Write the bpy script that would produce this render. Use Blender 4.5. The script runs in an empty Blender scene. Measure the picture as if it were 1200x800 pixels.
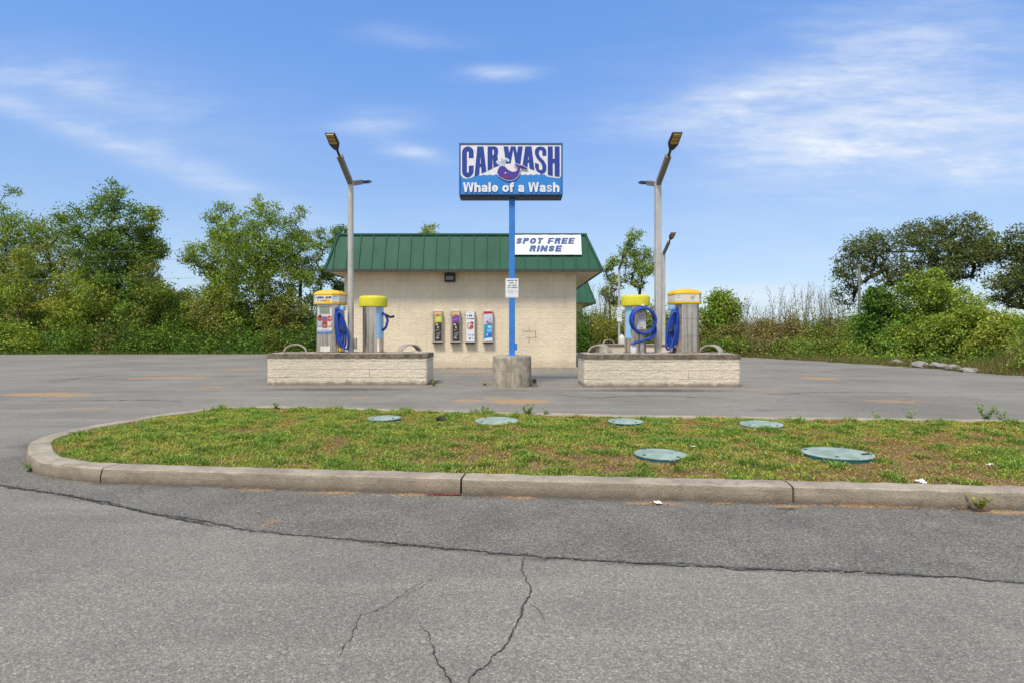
import bpy, math, random
import numpy as np
from mathutils import Vector, Matrix, noise

R = random.Random(7)
NR = np.random.default_rng(11)
scene = bpy.context.scene
COL = scene.collection
F, HZ, H = 670.0, 391.0, 1.25          # focal length (px of a 1200 px wide frame), horizon row, eye height


def gx(px, Y):
    return (px - 600.0) / F * Y


def gz(py, Y):
    return H - (py - HZ) / F * Y


# ------------------------------------------------------------------ tagging
def tag(o, label=None, cat=None, group=None, kind=None):
    if label: o['label'] = label
    if cat: o['category'] = cat
    if group: o['group'] = group
    if kind: o['kind'] = kind
    return o


def thing(name, label, cat, loc=(0, 0, 0), rz=0.0, group=None):
    o = bpy.data.objects.new(name, None)
    COL.objects.link(o)
    o.empty_display_size = 0.2
    o.location = loc
    o.rotation_euler = (0, 0, rz)
    return tag(o, label, cat, group)


def copy_thing(root, loc, rz=0.0, scale=None, label=None, group=None):
    r = root.copy(); COL.objects.link(r)
    r.location = loc; r.rotation_euler = (0, 0, rz)
    if scale is not None: r.scale = scale
    if label: r['label'] = label
    if group: r['group'] = group
    for ch in list(root.children):
        c = ch.copy(); COL.objects.link(c); c.parent = r
        for g in list(ch.children):
            d = g.copy(); COL.objects.link(d); d.parent = c
    return r


# ------------------------------------------------------------------ node materials
class NT:
    def __init__(s, tree):
        s.t = tree; s.n = tree.nodes; s.l = tree.links

    def new(s, typ, **kw):
        n = s.n.new(typ)
        for k, v in kw.items():
            setattr(n, k, v)
        return n

    def put(s, sock, v):
        if hasattr(v, 'links'): s.l.new(v, sock)
        elif v is not None:
            if isinstance(v, (tuple, list)) and len(v) == 3 and sock.type == 'RGBA': v = (*v, 1)
            sock.default_value = v

    def math(s, op, a, b=None, c=None, clamp=False):
        n = s.new('ShaderNodeMath', operation=op, use_clamp=clamp)
        s.put(n.inputs[0], a)
        if b is not None: s.put(n.inputs[1], b)
        if c is not None: s.put(n.inputs[2], c)
        return n.outputs[0]

    def mix(s, f, a, b, blend='MIX'):
        n = s.new('ShaderNodeMix', data_type='RGBA', blend_type=blend)
        s.put(n.inputs[0], f); s.put(n.inputs[6], a); s.put(n.inputs[7], b)
        return n.outputs[2]

    def noise(s, vec, scale, detail=4, rough=0.55, out=0):
        n = s.new('ShaderNodeTexNoise')
        if vec is not None: s.put(n.inputs['Vector'], vec)
        n.inputs['Scale'].default_value = scale
        n.inputs['Detail'].default_value = detail
        n.inputs['Roughness'].default_value = rough
        return n.outputs[out]

    def voro(s, vec, scale, feature='F1', out='Distance'):
        n = s.new('ShaderNodeTexVoronoi', feature=feature)
        if vec is not None: s.put(n.inputs['Vector'], vec)
        n.inputs['Scale'].default_value = scale
        return n.outputs[out]

    def ramp(s, fac, stops):
        n = s.new('ShaderNodeValToRGB')
        s.put(n.inputs[0], fac)
        cr = n.color_ramp
        while len(cr.elements) < len(stops): cr.elements.new(0.5)
        for e, (p, c) in zip(cr.elements, stops):
            e.position = p
            e.color = (c, c, c, 1) if not isinstance(c, (tuple, list)) else (*c, 1)
        return n.outputs[0]

    def rng(s, v, a, b, c=0.0, d=1.0, smooth=True):
        n = s.new('ShaderNodeMapRange')
        n.interpolation_type = 'SMOOTHSTEP' if smooth else 'LINEAR'
        s.put(n.inputs[0], v)
        for i, x in enumerate((a, b, c, d)): s.put(n.inputs[i + 1], x)
        return n.outputs[0]

    def scalevec(s, vec, sc):
        n = s.new('ShaderNodeMapping')
        s.put(n.inputs['Vector'], vec)
        n.inputs['Scale'].default_value = sc
        return n.outputs[0]

    def attr(s, name, out='Color'):
        return s.new('ShaderNodeAttribute', attribute_name=name).outputs[out]

    def bump(s, h, strength, dist):
        n = s.new('ShaderNodeBump')
        n.inputs['Strength'].default_value = strength
        n.inputs['Distance'].default_value = dist
        s.put(n.inputs['Height'], h)
        return n.outputs[0]


def material(name):
    m = bpy.data.materials.new(name)
    m.use_nodes = True
    nt = NT(m.node_tree)
    b = m.node_tree.nodes['Principled BSDF']
    tc = nt.new('ShaderNodeTexCoord')
    return m, nt, b, tc


def simple(name, col, rough=0.6, metal=0.0, var=0.12, vscale=6.0, dirt=0.0, bump=0.0, bscale=60.0, spec=0.4):
    m, nt, b, tc = material(name)
    v = tc.outputs['Object']
    n = nt.noise(v, vscale, 5, 0.6)
    f = nt.rng(n, 0.3, 0.7)
    c = nt.mix(f, tuple(x * (1 - var) for x in col), tuple(min(1, x * (1 + var)) for x in col))
    if dirt > 0:
        d = nt.rng(nt.noise(nt.scalevec(v, (5, 5, 0.7)), 3.0, 6, 0.65), 0.48, 0.75)
        c = nt.mix(nt.math('MULTIPLY', d, dirt), c, (0.09, 0.075, 0.055))
    nt.put(b.inputs['Base Color'], c)
    b.inputs['Metallic'].default_value = metal
    b.inputs['Specular IOR Level'].default_value = spec
    nt.put(b.inputs['Roughness'], nt.rng(nt.noise(v, vscale * 3), 0.2, 0.8, rough * 0.85, min(1, rough * 1.15)))
    if bump > 0:
        nt.put(b.inputs['Normal'], nt.bump(nt.noise(v, bscale, 6, 0.7), 0.6, bump))
    return m


M = {}


def make_materials():
    # ---- asphalt (attribute 'surf': r sand, g darker patches, b fresh coarse asphalt)
    m, nt, b, tc = material('asphalt')
    v = tc.outputs['Object']
    sep = nt.new('ShaderNodeSeparateColor'); nt.put(sep.inputs[0], nt.attr('surf'))
    sand, dark, coarse = sep.outputs[0], sep.outputs[1], sep.outputs[2]
    edge = nt.noise(v, 4.5, 8, 0.72)
    big = nt.noise(v, 0.35, 4, 0.6)
    mid = nt.noise(v, 2.2, 5, 0.65)
    streak = nt.noise(nt.scalevec(v, (0.16, 1.1, 1)), 1.5, 5, 0.6)
    c = nt.mix(nt.rng(big, 0.3, 0.7), (0.215, 0.199, 0.168), (0.297, 0.274, 0.23))
    c = nt.mix(nt.math('MULTIPLY', nt.rng(mid, 0.45, 0.75), 0.42), c, (0.17, 0.16, 0.133))
    c = nt.mix(nt.math('MULTIPLY', nt.rng(streak, 0.48, 0.7), 0.55), c, (0.345, 0.322, 0.268))
    cc = nt.mix(nt.rng(mid, 0.3, 0.7), (0.172, 0.160, 0.138), (0.233, 0.217, 0.185))
    cf = nt.rng(nt.math('ADD', coarse, nt.math('MULTIPLY', nt.math('SUBTRACT', edge, 0.5), 0.5)), 0.4, 0.6)
    c = nt.mix(cf, c, cc)
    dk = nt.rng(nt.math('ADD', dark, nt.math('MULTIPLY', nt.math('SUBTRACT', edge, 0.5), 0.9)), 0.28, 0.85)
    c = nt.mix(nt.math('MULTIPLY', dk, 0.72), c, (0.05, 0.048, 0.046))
    sd = nt.rng(nt.math('ADD', sand, nt.math('MULTIPLY', nt.math('SUBTRACT', edge, 0.5), 1.5)), 0.27, 0.6)
    c = nt.mix(nt.math('MULTIPLY', sd, 0.8), c, (0.46, 0.29, 0.14))
    # aggregate: individual stones, light and dark
    vo = nt.new('ShaderNodeTexVoronoi'); nt.put(vo.inputs['Vector'], v); vo.inputs['Scale'].default_value = 118
    sc = nt.new('ShaderNodeSeparateColor'); nt.put(sc.inputs[0], vo.outputs['Color'])
    stone = nt.ramp(sc.outputs[0], [(0.0, 0.55), (0.35, 0.91), (0.8, 1.07), (0.94, 1.34), (1.0, 1.85)])
    fine = nt.math('MULTIPLY', nt.rng(nt.noise(v, 260, 3, 0.7), 0.25, 0.75, 0.6, 1.4), nt.rng(nt.noise(v, 38, 5, 0.8), 0.3, 0.7, 0.78, 1.22))
    gap = nt.rng(vo.outputs['Distance'], 0.35, 0.75, 1.0, 0.6)
    tex = nt.math('MULTIPLY', nt.math('MULTIPLY', stone, fine), gap)
    tex = nt.mix(nt.math('ADD', 0.7, nt.math('MULTIPLY', cf, 0.26)), (1, 1, 1), tex)
    c = nt.mix(1.0, c, tex, 'MULTIPLY')
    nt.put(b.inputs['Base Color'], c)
    b.inputs['Roughness'].default_value = 0.88
    b.inputs['Specular IOR Level'].default_value = 0.3
    hgt = nt.math('ADD', nt.math('MULTIPLY', nt.math('SUBTRACT', 1.0, vo.outputs['Distance']), 0.8), nt.math('MULTIPLY', mid, 1.2))
    nt.put(b.inputs['Normal'], nt.bump(hgt, 0.55, 0.006))
    M['asphalt'] = m

    M['crack'] = simple('crack_tar', (0.05, 0.045, 0.038), 0.9, var=0.5, vscale=25, bump=0.01, bscale=120)
    M['terrain'] = simple('terrain_soil', (0.13, 0.135, 0.045), 0.95, var=0.4, vscale=0.8, bump=0.05, bscale=9)
    M['soil'] = simple('island_soil', (0.17, 0.12, 0.06), 0.95, var=0.4, vscale=7, bump=0.02, bscale=50)

    # ---- kerb concrete
    m, nt, b, tc = material('kerb_concrete')
    v = tc.outputs['Object']
    c = nt.mix(nt.rng(nt.noise(v, 2.3, 6, 0.65), 0.3, 0.7), (0.29, 0.24, 0.178), (0.47, 0.40, 0.30))
    c = nt.mix(nt.math('MULTIPLY', nt.rng(nt.noise(v, 9, 6, 0.7), 0.5, 0.75), 0.55), c, (0.18, 0.14, 0.095))
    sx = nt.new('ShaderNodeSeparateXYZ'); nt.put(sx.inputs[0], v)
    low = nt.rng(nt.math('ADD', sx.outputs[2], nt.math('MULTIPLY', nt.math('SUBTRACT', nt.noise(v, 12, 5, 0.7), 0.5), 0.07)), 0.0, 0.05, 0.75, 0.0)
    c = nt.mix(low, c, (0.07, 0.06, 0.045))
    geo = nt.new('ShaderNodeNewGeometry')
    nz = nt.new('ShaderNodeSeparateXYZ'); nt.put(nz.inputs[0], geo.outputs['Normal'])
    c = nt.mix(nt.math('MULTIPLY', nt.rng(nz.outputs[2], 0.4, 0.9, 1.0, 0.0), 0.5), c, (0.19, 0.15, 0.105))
    c = nt.mix(nt.math('MULTIPLY', nt.rng(nt.noise(v, 3.6, 7, 0.7), 0.52, 0.7), 0.5), c, (0.15, 0.115, 0.08))
    pk = nt.rng(nt.noise(v, 45, 5, 0.75), 0.62, 0.7)
    c = nt.mix(nt.math('MULTIPLY', pk, 0.6), c, (0.1, 0.08, 0.06))
    sp = nt.rng(nt.noise(v, 170, 4, 0.75), 0.3, 0.7, 0.6, 1.35)
    c = nt.mix(1.0, c, sp, 'MULTIPLY')
    nt.put(b.inputs['Base Color'], c); b.inputs['Roughness'].default_value = 0.9
    nt.put(b.inputs['Normal'], nt.bump(nt.math('ADD', nt.noise(v, 90, 6, 0.7), nt.noise(v, 12, 5, 0.6)), 0.8, 0.012))
    M['kerb'] = m

    # ---- painted split-face block
    def block(name, base, rough_h, course, bw, mortar_dark, chips):
        m, nt, b, tc = material(name)
        v = tc.outputs['Object']
        s = nt.new('ShaderNodeSeparateXYZ'); nt.put(s.inputs[0], v)
        cv = nt.new('ShaderNodeCombineXYZ')
        nt.put(cv.inputs[0], nt.math('ADD', s.outputs[0], s.outputs[1])); nt.put(cv.inputs[1], s.outputs[2])
        wob = nt.noise(v, 5, 4, 0.6, out=1)
        wv = nt.new('ShaderNodeVectorMath', operation='MULTIPLY_ADD')
        nt.put(wv.inputs[0], wob); wv.inputs[1].default_value = (0.02, 0.02, 0.02); nt.put(wv.inputs[2], cv.outputs[0])
        br = nt.new('ShaderNodeTexBrick'); nt.put(br.inputs['Vector'], wv.outputs[0])
        br.inputs['Scale'].default_value = 1.0
        br.inputs['Brick Width'].default_value = bw; br.inputs['Row Height'].default_value = course
        br.inputs['Mortar Size'].default_value = 0.007; br.inputs['Mortar Smooth'].default_value = 0.6
        br.inputs['Color1'].default_value = (0.45, 0.45, 0.45, 1); br.inputs['Color2'].default_value = (0.55, 0.55, 0.55, 1)
        c = nt.mix(nt.rng(nt.noise(v, 0.9, 5, 0.6), 0.3, 0.7), tuple(x * 0.92 for x in base), tuple(min(1, x * 1.06) for x in base))
        pit = nt.rng(nt.noise(nt.scalevec(v, (1, 1, 1.7)), 24, 6, 0.75), 0.3, 0.62, 0.72 if chips > 0 else 0.9, 1.04)
        c = nt.mix(1.0, c, pit, 'MULTIPLY')
        breakup = nt.rng(nt.noise(v, 2.6, 5, 0.7), 0.42, 0.62)
        c = nt.mix(nt.math('MULTIPLY', nt.math('MULTIPLY', br.outputs['Fac'], breakup), mortar_dark), c, (0.2, 0.15, 0.1))
        if chips > 0:
            ch = nt.rng(nt.noise(v, 17, 6, 0.72), 0.62, 0.68)
            big = nt.rng(nt.noise(v, 1.7, 3, 0.6), 0.4, 0.65)
            c = nt.mix(nt.math('MULTIPLY', nt.math('MULTIPLY', ch, big), chips), c, (0.2, 0.15, 0.1))
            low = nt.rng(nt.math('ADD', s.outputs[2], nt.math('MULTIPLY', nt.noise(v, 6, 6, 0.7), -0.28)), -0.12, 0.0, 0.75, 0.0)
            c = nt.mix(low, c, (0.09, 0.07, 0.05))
        if chips == 0:
            low = nt.rng(nt.math('ADD', s.outputs[2], nt.math('MULTIPLY', nt.noise(v, 3, 6, 0.7), -0.5)), -0.2, 0.12, 0.4, 0.0)
            c = nt.mix(low, c, (0.34, 0.25, 0.16))
        stain = nt.rng(nt.noise(nt.scalevec(v, (3, 3, 0.35)), 2.0, 5, 0.6), 0.52, 0.8)
        c = nt.mix(nt.math('MULTIPLY', stain, 0.22), c, (0.3, 0.23, 0.15))
        nt.put(b.inputs['Base Color'], c); b.inputs['Roughness'].default_value = 0.85
        hh = nt.math('SUBTRACT', nt.math('ADD', nt.noise(v, rough_h, 6, 0.7), nt.math('MULTIPLY', nt.noise(nt.scalevec(v, (1, 1, 2.2)), 6, 3), 0.8)),
                     nt.math('MULTIPLY', br.outputs['Fac'], 0.5 if chips > 0 else 0.22))
        nt.put(b.inputs['Normal'], nt.bump(hh, 0.8, 0.035 if chips > 0 else 0.022))
        return m
    M['wall'] = block('painted_block_wall', (0.755, 0.645, 0.465), 13, 0.2, 0.4, 0.10, 0)
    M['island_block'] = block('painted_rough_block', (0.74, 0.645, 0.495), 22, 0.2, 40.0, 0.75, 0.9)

    # ---- other surfaces
    m, nt, b, tc = material('green_roof_metal')
    v = tc.outputs['Object']
    c = nt.mix(nt.rng(nt.noise(nt.scalevec(v, (1.2, 1.2, 0.3)), 1.5, 5, 0.6), 0.3, 0.7), (0.011, 0.076, 0.043), (0.018, 0.102, 0.06))
    c = nt.mix(nt.math('MULTIPLY', nt.rng(nt.noise(nt.scalevec(v, (6, 6, 0.6)), 2.0, 6, 0.65), 0.5, 0.8), 0.2), c, (0.04, 0.1, 0.066))
    nt.put(b.inputs['Base Color'], c); b.inputs['Roughness'].default_value = 0.55; b.inputs['Specular IOR Level'].default_value = 0.25
    nt.put(b.inputs['Normal'], nt.bump(nt.noise(v, 2.0, 2), 0.25, 0.02))
    M['roof'] = m
    M['roof_flat'] = simple('flat_roof_membrane', (0.2, 0.2, 0.19), 0.9)
    M['soffit'] = simple('soffit_tan', (0.62, 0.52, 0.38), 0.7, var=0.08, dirt=0.25)
    M['fascia'] = simple('dark_fascia', (0.05, 0.055, 0.045), 0.6)
    M['cap'] = simple('weathered_cap', (0.17, 0.135, 0.1), 0.9, var=0.45, vscale=8, dirt=0.5, bump=0.02, bscale=35)
    M['topping'] = simple('cap_topping', (0.4, 0.35, 0.28), 0.9, var=0.35, vscale=5, dirt=0.4, bump=0.015, bscale=40)
    M['plinth'] = simple('plinth_concrete', (0.36, 0.315, 0.24), 0.9, var=0.3, vscale=5, dirt=0.6, bump=0.015, bscale=45)
    M['galv'] = simple('galvanised_steel', (0.5, 0.48, 0.44), 0.5, metal=0.25, var=0.12, vscale=3, dirt=0.1)
    M['arm'] = simple('bracket_steel', (0.22, 0.19, 0.15), 0.6, metal=0.2, dirt=0.4, vscale=9)
    M['bluepost'] = simple('blue_paint', (0.035, 0.2, 0.56), 0.45, var=0.12, vscale=2.5, dirt=0.08)
    M['signblue'] = simple('sign_frame_blue', (0.03, 0.13, 0.35), 0.45, var=0.1)
    M['signunder'] = simple('sign_base_dark', (0.035, 0.05, 0.075), 0.6, var=0.15)
    M['black'] = simple('black_plastic', (0.018, 0.018, 0.02), 0.5)
    M['lampbody'] = simple('dark_lamp_body', (0.03, 0.032, 0.035), 0.45, var=0.2)
    M['led'] = simple('amber_led_lens', (0.42, 0.27, 0.07), 0.3, var=0.25, vscale=40)
    M['glass'] = simple('floodlight_glass', (0.2, 0.21, 0.21), 0.12, var=0.3, vscale=14)
    m, nt, b, tc = material('stainless_painted_sheen')
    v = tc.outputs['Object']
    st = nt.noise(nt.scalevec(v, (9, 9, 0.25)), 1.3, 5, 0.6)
    c = nt.mix(nt.rng(st, 0.32, 0.68), (0.36, 0.30, 0.235), (0.80, 0.72, 0.62))  # upright light and dark bands painted in place of reflections on the steel
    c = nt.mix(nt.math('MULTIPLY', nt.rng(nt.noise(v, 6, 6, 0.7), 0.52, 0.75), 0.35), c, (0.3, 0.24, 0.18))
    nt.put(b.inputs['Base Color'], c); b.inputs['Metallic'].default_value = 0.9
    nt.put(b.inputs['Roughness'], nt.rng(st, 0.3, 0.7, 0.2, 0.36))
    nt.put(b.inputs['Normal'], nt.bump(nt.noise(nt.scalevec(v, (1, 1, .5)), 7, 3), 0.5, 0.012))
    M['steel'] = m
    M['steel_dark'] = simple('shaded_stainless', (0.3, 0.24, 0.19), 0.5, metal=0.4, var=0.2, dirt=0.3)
    M['yellow_cap'] = simple('lime_yellow_plastic', (0.62, 0.56, 0.025), 0.5, var=0.08, dirt=0.06)
    M['gold_cap'] = simple('amber_yellow_plastic', (0.75, 0.45, 0.02), 0.5, var=0.08, dirt=0.06)
    M['whitepanel'] = simple('off_white_panel', (0.7, 0.66, 0.58), 0.5, var=0.08, dirt=0.15)
    M['lightblue'] = simple('pale_blue_panel', (0.3, 0.55, 0.78), 0.45, var=0.08, dirt=0.08)
    M['hose'] = simple('blue_vacuum_hose', (0.011, 0.052, 0.33), 0.5, var=0.3, vscale=9)
    M['hoop'] = simple('weathered_hoop', (0.43, 0.38, 0.3), 0.6, metal=0.15, var=0.25, vscale=7, dirt=0.35)
    M['banner'] = simple('vinyl_banner', (0.8, 0.8, 0.8), 0.5, var=0.03, vscale=2)
    M['lid'] = simple('teal_fibreglass', (0.27, 0.345, 0.29), 0.85, var=0.22, vscale=7, dirt=0.25, bump=0.004, bscale=90)
    M['lidside'] = simple('teal_lid_skirt', (0.03, 0.13, 0.14), 0.6, var=0.2, vscale=9)
    M['rock'] = simple('grey_limestone', (0.29, 0.27, 0.235), 0.9, var=0.3, vscale=4, dirt=0.5, bump=0.05, bscale=9)
    M['paper'] = simple('litter_paper', (0.75, 0.74, 0.72), 0.7, var=0.1, vscale=20)
    M['bark'] = simple('grey_bark', (0.11, 0.09, 0.068), 0.9, var=0.35, vscale=5, bump=0.02, bscale=24)
    M['bark_dark'] = simple('dark_bark', (0.05, 0.042, 0.034), 0.9, var=0.35, vscale=5, bump=0.02, bscale=24)
    M['twig'] = simple('bare_twig', (0.115, 0.075, 0.05), 0.9, var=0.3, vscale=4)
    M['jug'] = simple('white_jug', (0.7, 0.7, 0.68), 0.5, dirt=0.1)
    M['wood'] = simple('weathered_post', (0.22, 0.2, 0.18), 0.85, var=0.2, dirt=0.3)
    M['wire'] = simple('cable_grey', (0.12, 0.12, 0.12), 0.6)
    M['red'] = simple('red_paint_mark', (0.25, 0.03, 0.03), 0.7, var=0.4, vscale=20)

    # ---- printed decals (colour per face)
    m, nt, b, tc = material('printed_vinyl')
    n = nt.rng(nt.noise(tc.outputs['Object'], 9, 5, 0.65), 0.25, 0.8, 0.9, 1.06)
    nt.put(b.inputs['Base Color'], nt.mix(1.0, nt.attr('Col'), n, 'MULTIPLY'))
    b.inputs['Roughness'].default_value = 0.42
    M['print'] = m

    # ---- leaves and grass (colour per leaf)
    def leafmat(name, trans):
        m = bpy.data.materials.new(name); m.use_nodes = True
        nt = NT(m.node_tree); nt.n.clear()
        out = nt.new('ShaderNodeOutputMaterial')
        col = nt.attr('Col')
        d = nt.new('ShaderNodeBsdfPrincipled'); nt.put(d.inputs['Base Color'], col)
        d.inputs['Roughness'].default_value = 0.55; d.inputs['Specular IOR Level'].default_value = 0.25
        t = nt.new('ShaderNodeBsdfTranslucent'); nt.put(t.inputs['Color'], nt.mix(1.0, col, (1.15, 1.25, 0.6), 'MULTIPLY'))
        mx = nt.new('ShaderNodeMixShader'); mx.inputs[0].default_value = trans
        nt.l.new(d.outputs[0], mx.inputs[1]); nt.l.new(t.outputs[0], mx.inputs[2]); nt.l.new(mx.outputs[0], out.inputs[0])
        return m
    M['leaf'] = leafmat('leaf', 0.22)
    M['grass'] = leafmat('grass_blade', 0.3)


make_materials()


# ------------------------------------------------------------------ mesh builder
class MB:
    def __init__(s):
        s.v = []; s.f = []; s.c = []

    def face(s, pts, col=None):
        i = len(s.v); s.v += [tuple(p) for p in pts]
        s.f.append(tuple(range(i, i + len(pts)))); s.c.append(col or (1, 1, 1))

    def box(s, x0, x1, y0, y1, z0, z1, col=None, mat=None):
        i = len(s.v)
        p = [(x0, y0, z0), (x1, y0, z0), (x1, y1, z0), (x0, y1, z0), (x0, y0, z1), (x1, y0, z1), (x1, y1, z1), (x0, y1, z1)]
        if mat: p = [tuple(mat @ Vector(q)) for q in p]
        s.v += p
        for f in ((0, 3, 2, 1), (4, 5, 6, 7), (0, 1, 5, 4), (1, 2, 6, 5), (2, 3, 7, 6), (3, 0, 4, 7)):
            s.f.append(tuple(i + k for k in f)); s.c.append(col or (1, 1, 1))
        return s

    def prism(s, outline, z0, z1, top_scale=None, cap=True):
        """outline CCW in xy, extruded in z"""
        i = len(s.v); n = len(outline)
        s.v += [(x, y, z0) for x, y in outline]
        ts = top_scale or 1.0
        s.v += [(x * ts, y * ts, z1) for x, y in outline]
        for k in range(n):
            j = (k + 1) % n
            s.f.append((i + k, i + j, i + n + j, i + n + k)); s.c.append((1, 1, 1))
        if cap:
            s.f.append(tuple(i + k for k in reversed(range(n)))); s.c.append((1, 1, 1))
            s.f.append(tuple(i + n + k for k in range(n))); s.c.append((1, 1, 1))
        return s

    def rings(s, outline_fn, levels, cap=True):
        """levels: list of (scale, z); outline_fn() gives unit outline"""
        o = outline_fn; n = len(o); i0 = len(s.v)
        for sc, z in levels:
            s.v += [(x * sc, y * sc, z) for x, y in o]
        for L in range(len(levels) - 1):
            a = i0 + L * n; b = a + n
            for k in range(n):
                j = (k + 1) % n
                s.f.append((a + k, a + j, b + j, b + k)); s.c.append((1, 1, 1))
        if cap:
            s.f.append(tuple(i0 + k for k in reversed(range(n)))); s.c.append((1, 1, 1))
            t = i0 + (len(levels) - 1) * n
            s.f.append(tuple(t + k for k in range(n))); s.c.append((1, 1, 1))
        return s

    def tube(s, pts, r, n=8, closed=False, cap=True):
        pts = [Vector(p) for p in pts]
        rr = r if isinstance(r, (list, tuple)) else [r] * len(pts)
        i0 = len(s.v); N = len(pts)
        prev = None
        for k, p in enumerate(pts):
            if closed: d = pts[(k + 1) % N] - pts[k - 1]
            else: d = pts[min(k + 1, N - 1)] - pts[max(k - 1, 0)]
            d.normalize()
            if prev is None:
                a = Vector((0, 0, 1)) if abs(d.z) < 0.9 else Vector((1, 0, 0))
                u = d.cross(a).normalized()
            else:
                u = (prev - d * prev.dot(d)).normalized()
            prev = u
            w = d.cross(u)
            for q in range(n):
                t = 2 * math.pi * q / n
                s.v.append(tuple(p + (u * math.cos(t) + w * math.sin(t)) * rr[k]))
        for k in range(N if closed else N - 1):
            a = i0 + k * n; b = i0 + ((k + 1) % N) * n
            for q in range(n):
                j = (q + 1) % n
                s.f.append((a + q, a + j, b + j, b + q)); s.c.append((1, 1, 1))
        if cap and not closed:
            s.f.append(tuple(i0 + q for q in reversed(range(n)))); s.c.append((1, 1, 1))
            s.f.append(tuple(i0 + (N - 1) * n + q for q in range(n))); s.c.append((1, 1, 1))
        return s

    def build(s, name, mat, parent=None, smooth=False, bevel=0.0, loc=None, rot=None, colors=False, auto=None):
        me = bpy.data.meshes.new(name)
        me.from_pydata(s.v, [], s.f)
        me.materials.append(mat)
        if colors:
            a = me.color_attributes.new('Col', 'FLOAT_COLOR', 'CORNER')
            arr = np.ones((len(me.loops), 4), np.float32); k = 0
            for f, c in zip(s.f, s.c):
                arr[k:k + len(f), :3] = c; k += len(f)
            a.data.foreach_set('color', arr.ravel())
        if smooth:
            me.polygons.foreach_set('use_smooth', [True] * len(me.polygons))
        me.update()
        if auto and smooth:
            try: me.set_sharp_from_angle(angle=math.radians(auto))
            except Exception: pass
        o = bpy.data.objects.new(name, me)
        COL.objects.link(o)
        if parent: o.parent = parent
        if loc: o.location = loc
        if rot: o.rotation_euler = rot
        if bevel > 0:
            b = o.modifiers.new('bevel', 'BEVEL'); b.width = bevel; b.segments = 2; b.limit_method = 'ANGLE'
        return o


def circ(n=32, r=1.0, ry=None, a0=0.0):
    ry = ry or r
    return [(r * math.cos(a0 + 2 * math.pi * k / n), ry * math.sin(a0 + 2 * math.pi * k / n)) for k in range(n)]


def np_mesh(name, verts, nper, mat, cols=None, parent=None):
    """verts (N*nper,3): N faces of nper verts each; cols (N,3)"""
    verts = np.asarray(verts, np.float32); N = len(verts) // nper
    me = bpy.data.meshes.new(name)
    me.vertices.add(len(verts)); me.vertices.foreach_set('co', verts.ravel())
    me.loops.add(len(verts)); me.loops.foreach_set('vertex_index', np.arange(len(verts), dtype=np.int32))
    me.polygons.add(N)
    me.polygons.foreach_set('loop_start', np.arange(0, len(verts), nper, dtype=np.int32))
    try: me.polygons.foreach_set('loop_total', np.full(N, nper, np.int32))
    except Exception: pass
    me.update(calc_edges=True); me.validate()
    me.materials.append(mat)
    if cols is not None:
        a = me.color_attributes.new('Col', 'FLOAT_COLOR', 'CORNER')
        arr = np.ones((len(verts), 4), np.float32)
        arr[:, :3] = np.repeat(np.asarray(cols, np.float32), nper, axis=0)
        a.data.foreach_set('color', arr.ravel())
    o = bpy.data.objects.new(name, me); COL.objects.link(o)
    if parent: o.parent = parent
    return o


# ------------------------------------------------------------------ lettering
def text_polys(s, shear=0.0, offset=0.0):
    """-> (verts2d list, faces) of a filled text line, from the built-in font"""
    cu = bpy.data.curves.new('lettering', 'FONT')
    cu.body = s; cu.shear = shear; cu.offset = offset; cu.size = 1.0; cu.resolution_u = 4
    cu.fill_mode = 'FRONT' if hasattr(cu, 'fill_mode') else cu.fill_mode
    ob = bpy.data.objects.new('lettering', cu)
    COL.objects.link(ob)
    dg = bpy.context.evaluated_depsgraph_get(); dg.update()
    me = bpy.data.meshes.new_from_object(ob.evaluated_get(dg))
    v = [(p.co.x, p.co.y) for p in me.vertices]
    f = [tuple(p.vertices) for p in me.polygons]
    bpy.data.objects.remove(ob); bpy.data.curves.remove(cu); bpy.data.meshes.remove(me)
    return v, f


def ribbon(pts, sw, closed=False):
    n = len(pts); L = []; Rr = []
    for i, (x, y) in enumerate(pts):
        a = pts[i - 1] if (closed or i > 0) else pts[0]; b = pts[(i + 1) % n] if (closed or i < n - 1) else pts[-1]
        dx, dy = b[0] - a[0], b[1] - a[1]; l = math.hypot(dx, dy) or 1
        nx, ny = -dy / l * sw / 2, dx / l * sw / 2
        L.append((x + nx, y + ny)); Rr.append((x - nx, y - ny))
    m = n if closed else n - 1
    return [[L[i], L[(i + 1) % n], Rr[(i + 1) % n], Rr[i]] for i in range(m)]


def rrect(x0, y0, x1, y1, r, n=6):
    """rounded rectangle, clockwise on screen from the top middle"""
    out = []
    r = min(r, (x1 - x0) / 2, (y1 - y0) / 2)
    for cx, cy, a in ((x1 - r, y0 + r, -90), (x1 - r, y1 - r, 0), (x0 + r, y1 - r, 90), (x0 + r, y0 + r, 180)):
        for k in range(n + 1):
            t = math.radians(a + 90 * k / n); out.append((cx + r * math.cos(t), cy + r * math.sin(t)))
    return out


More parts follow.
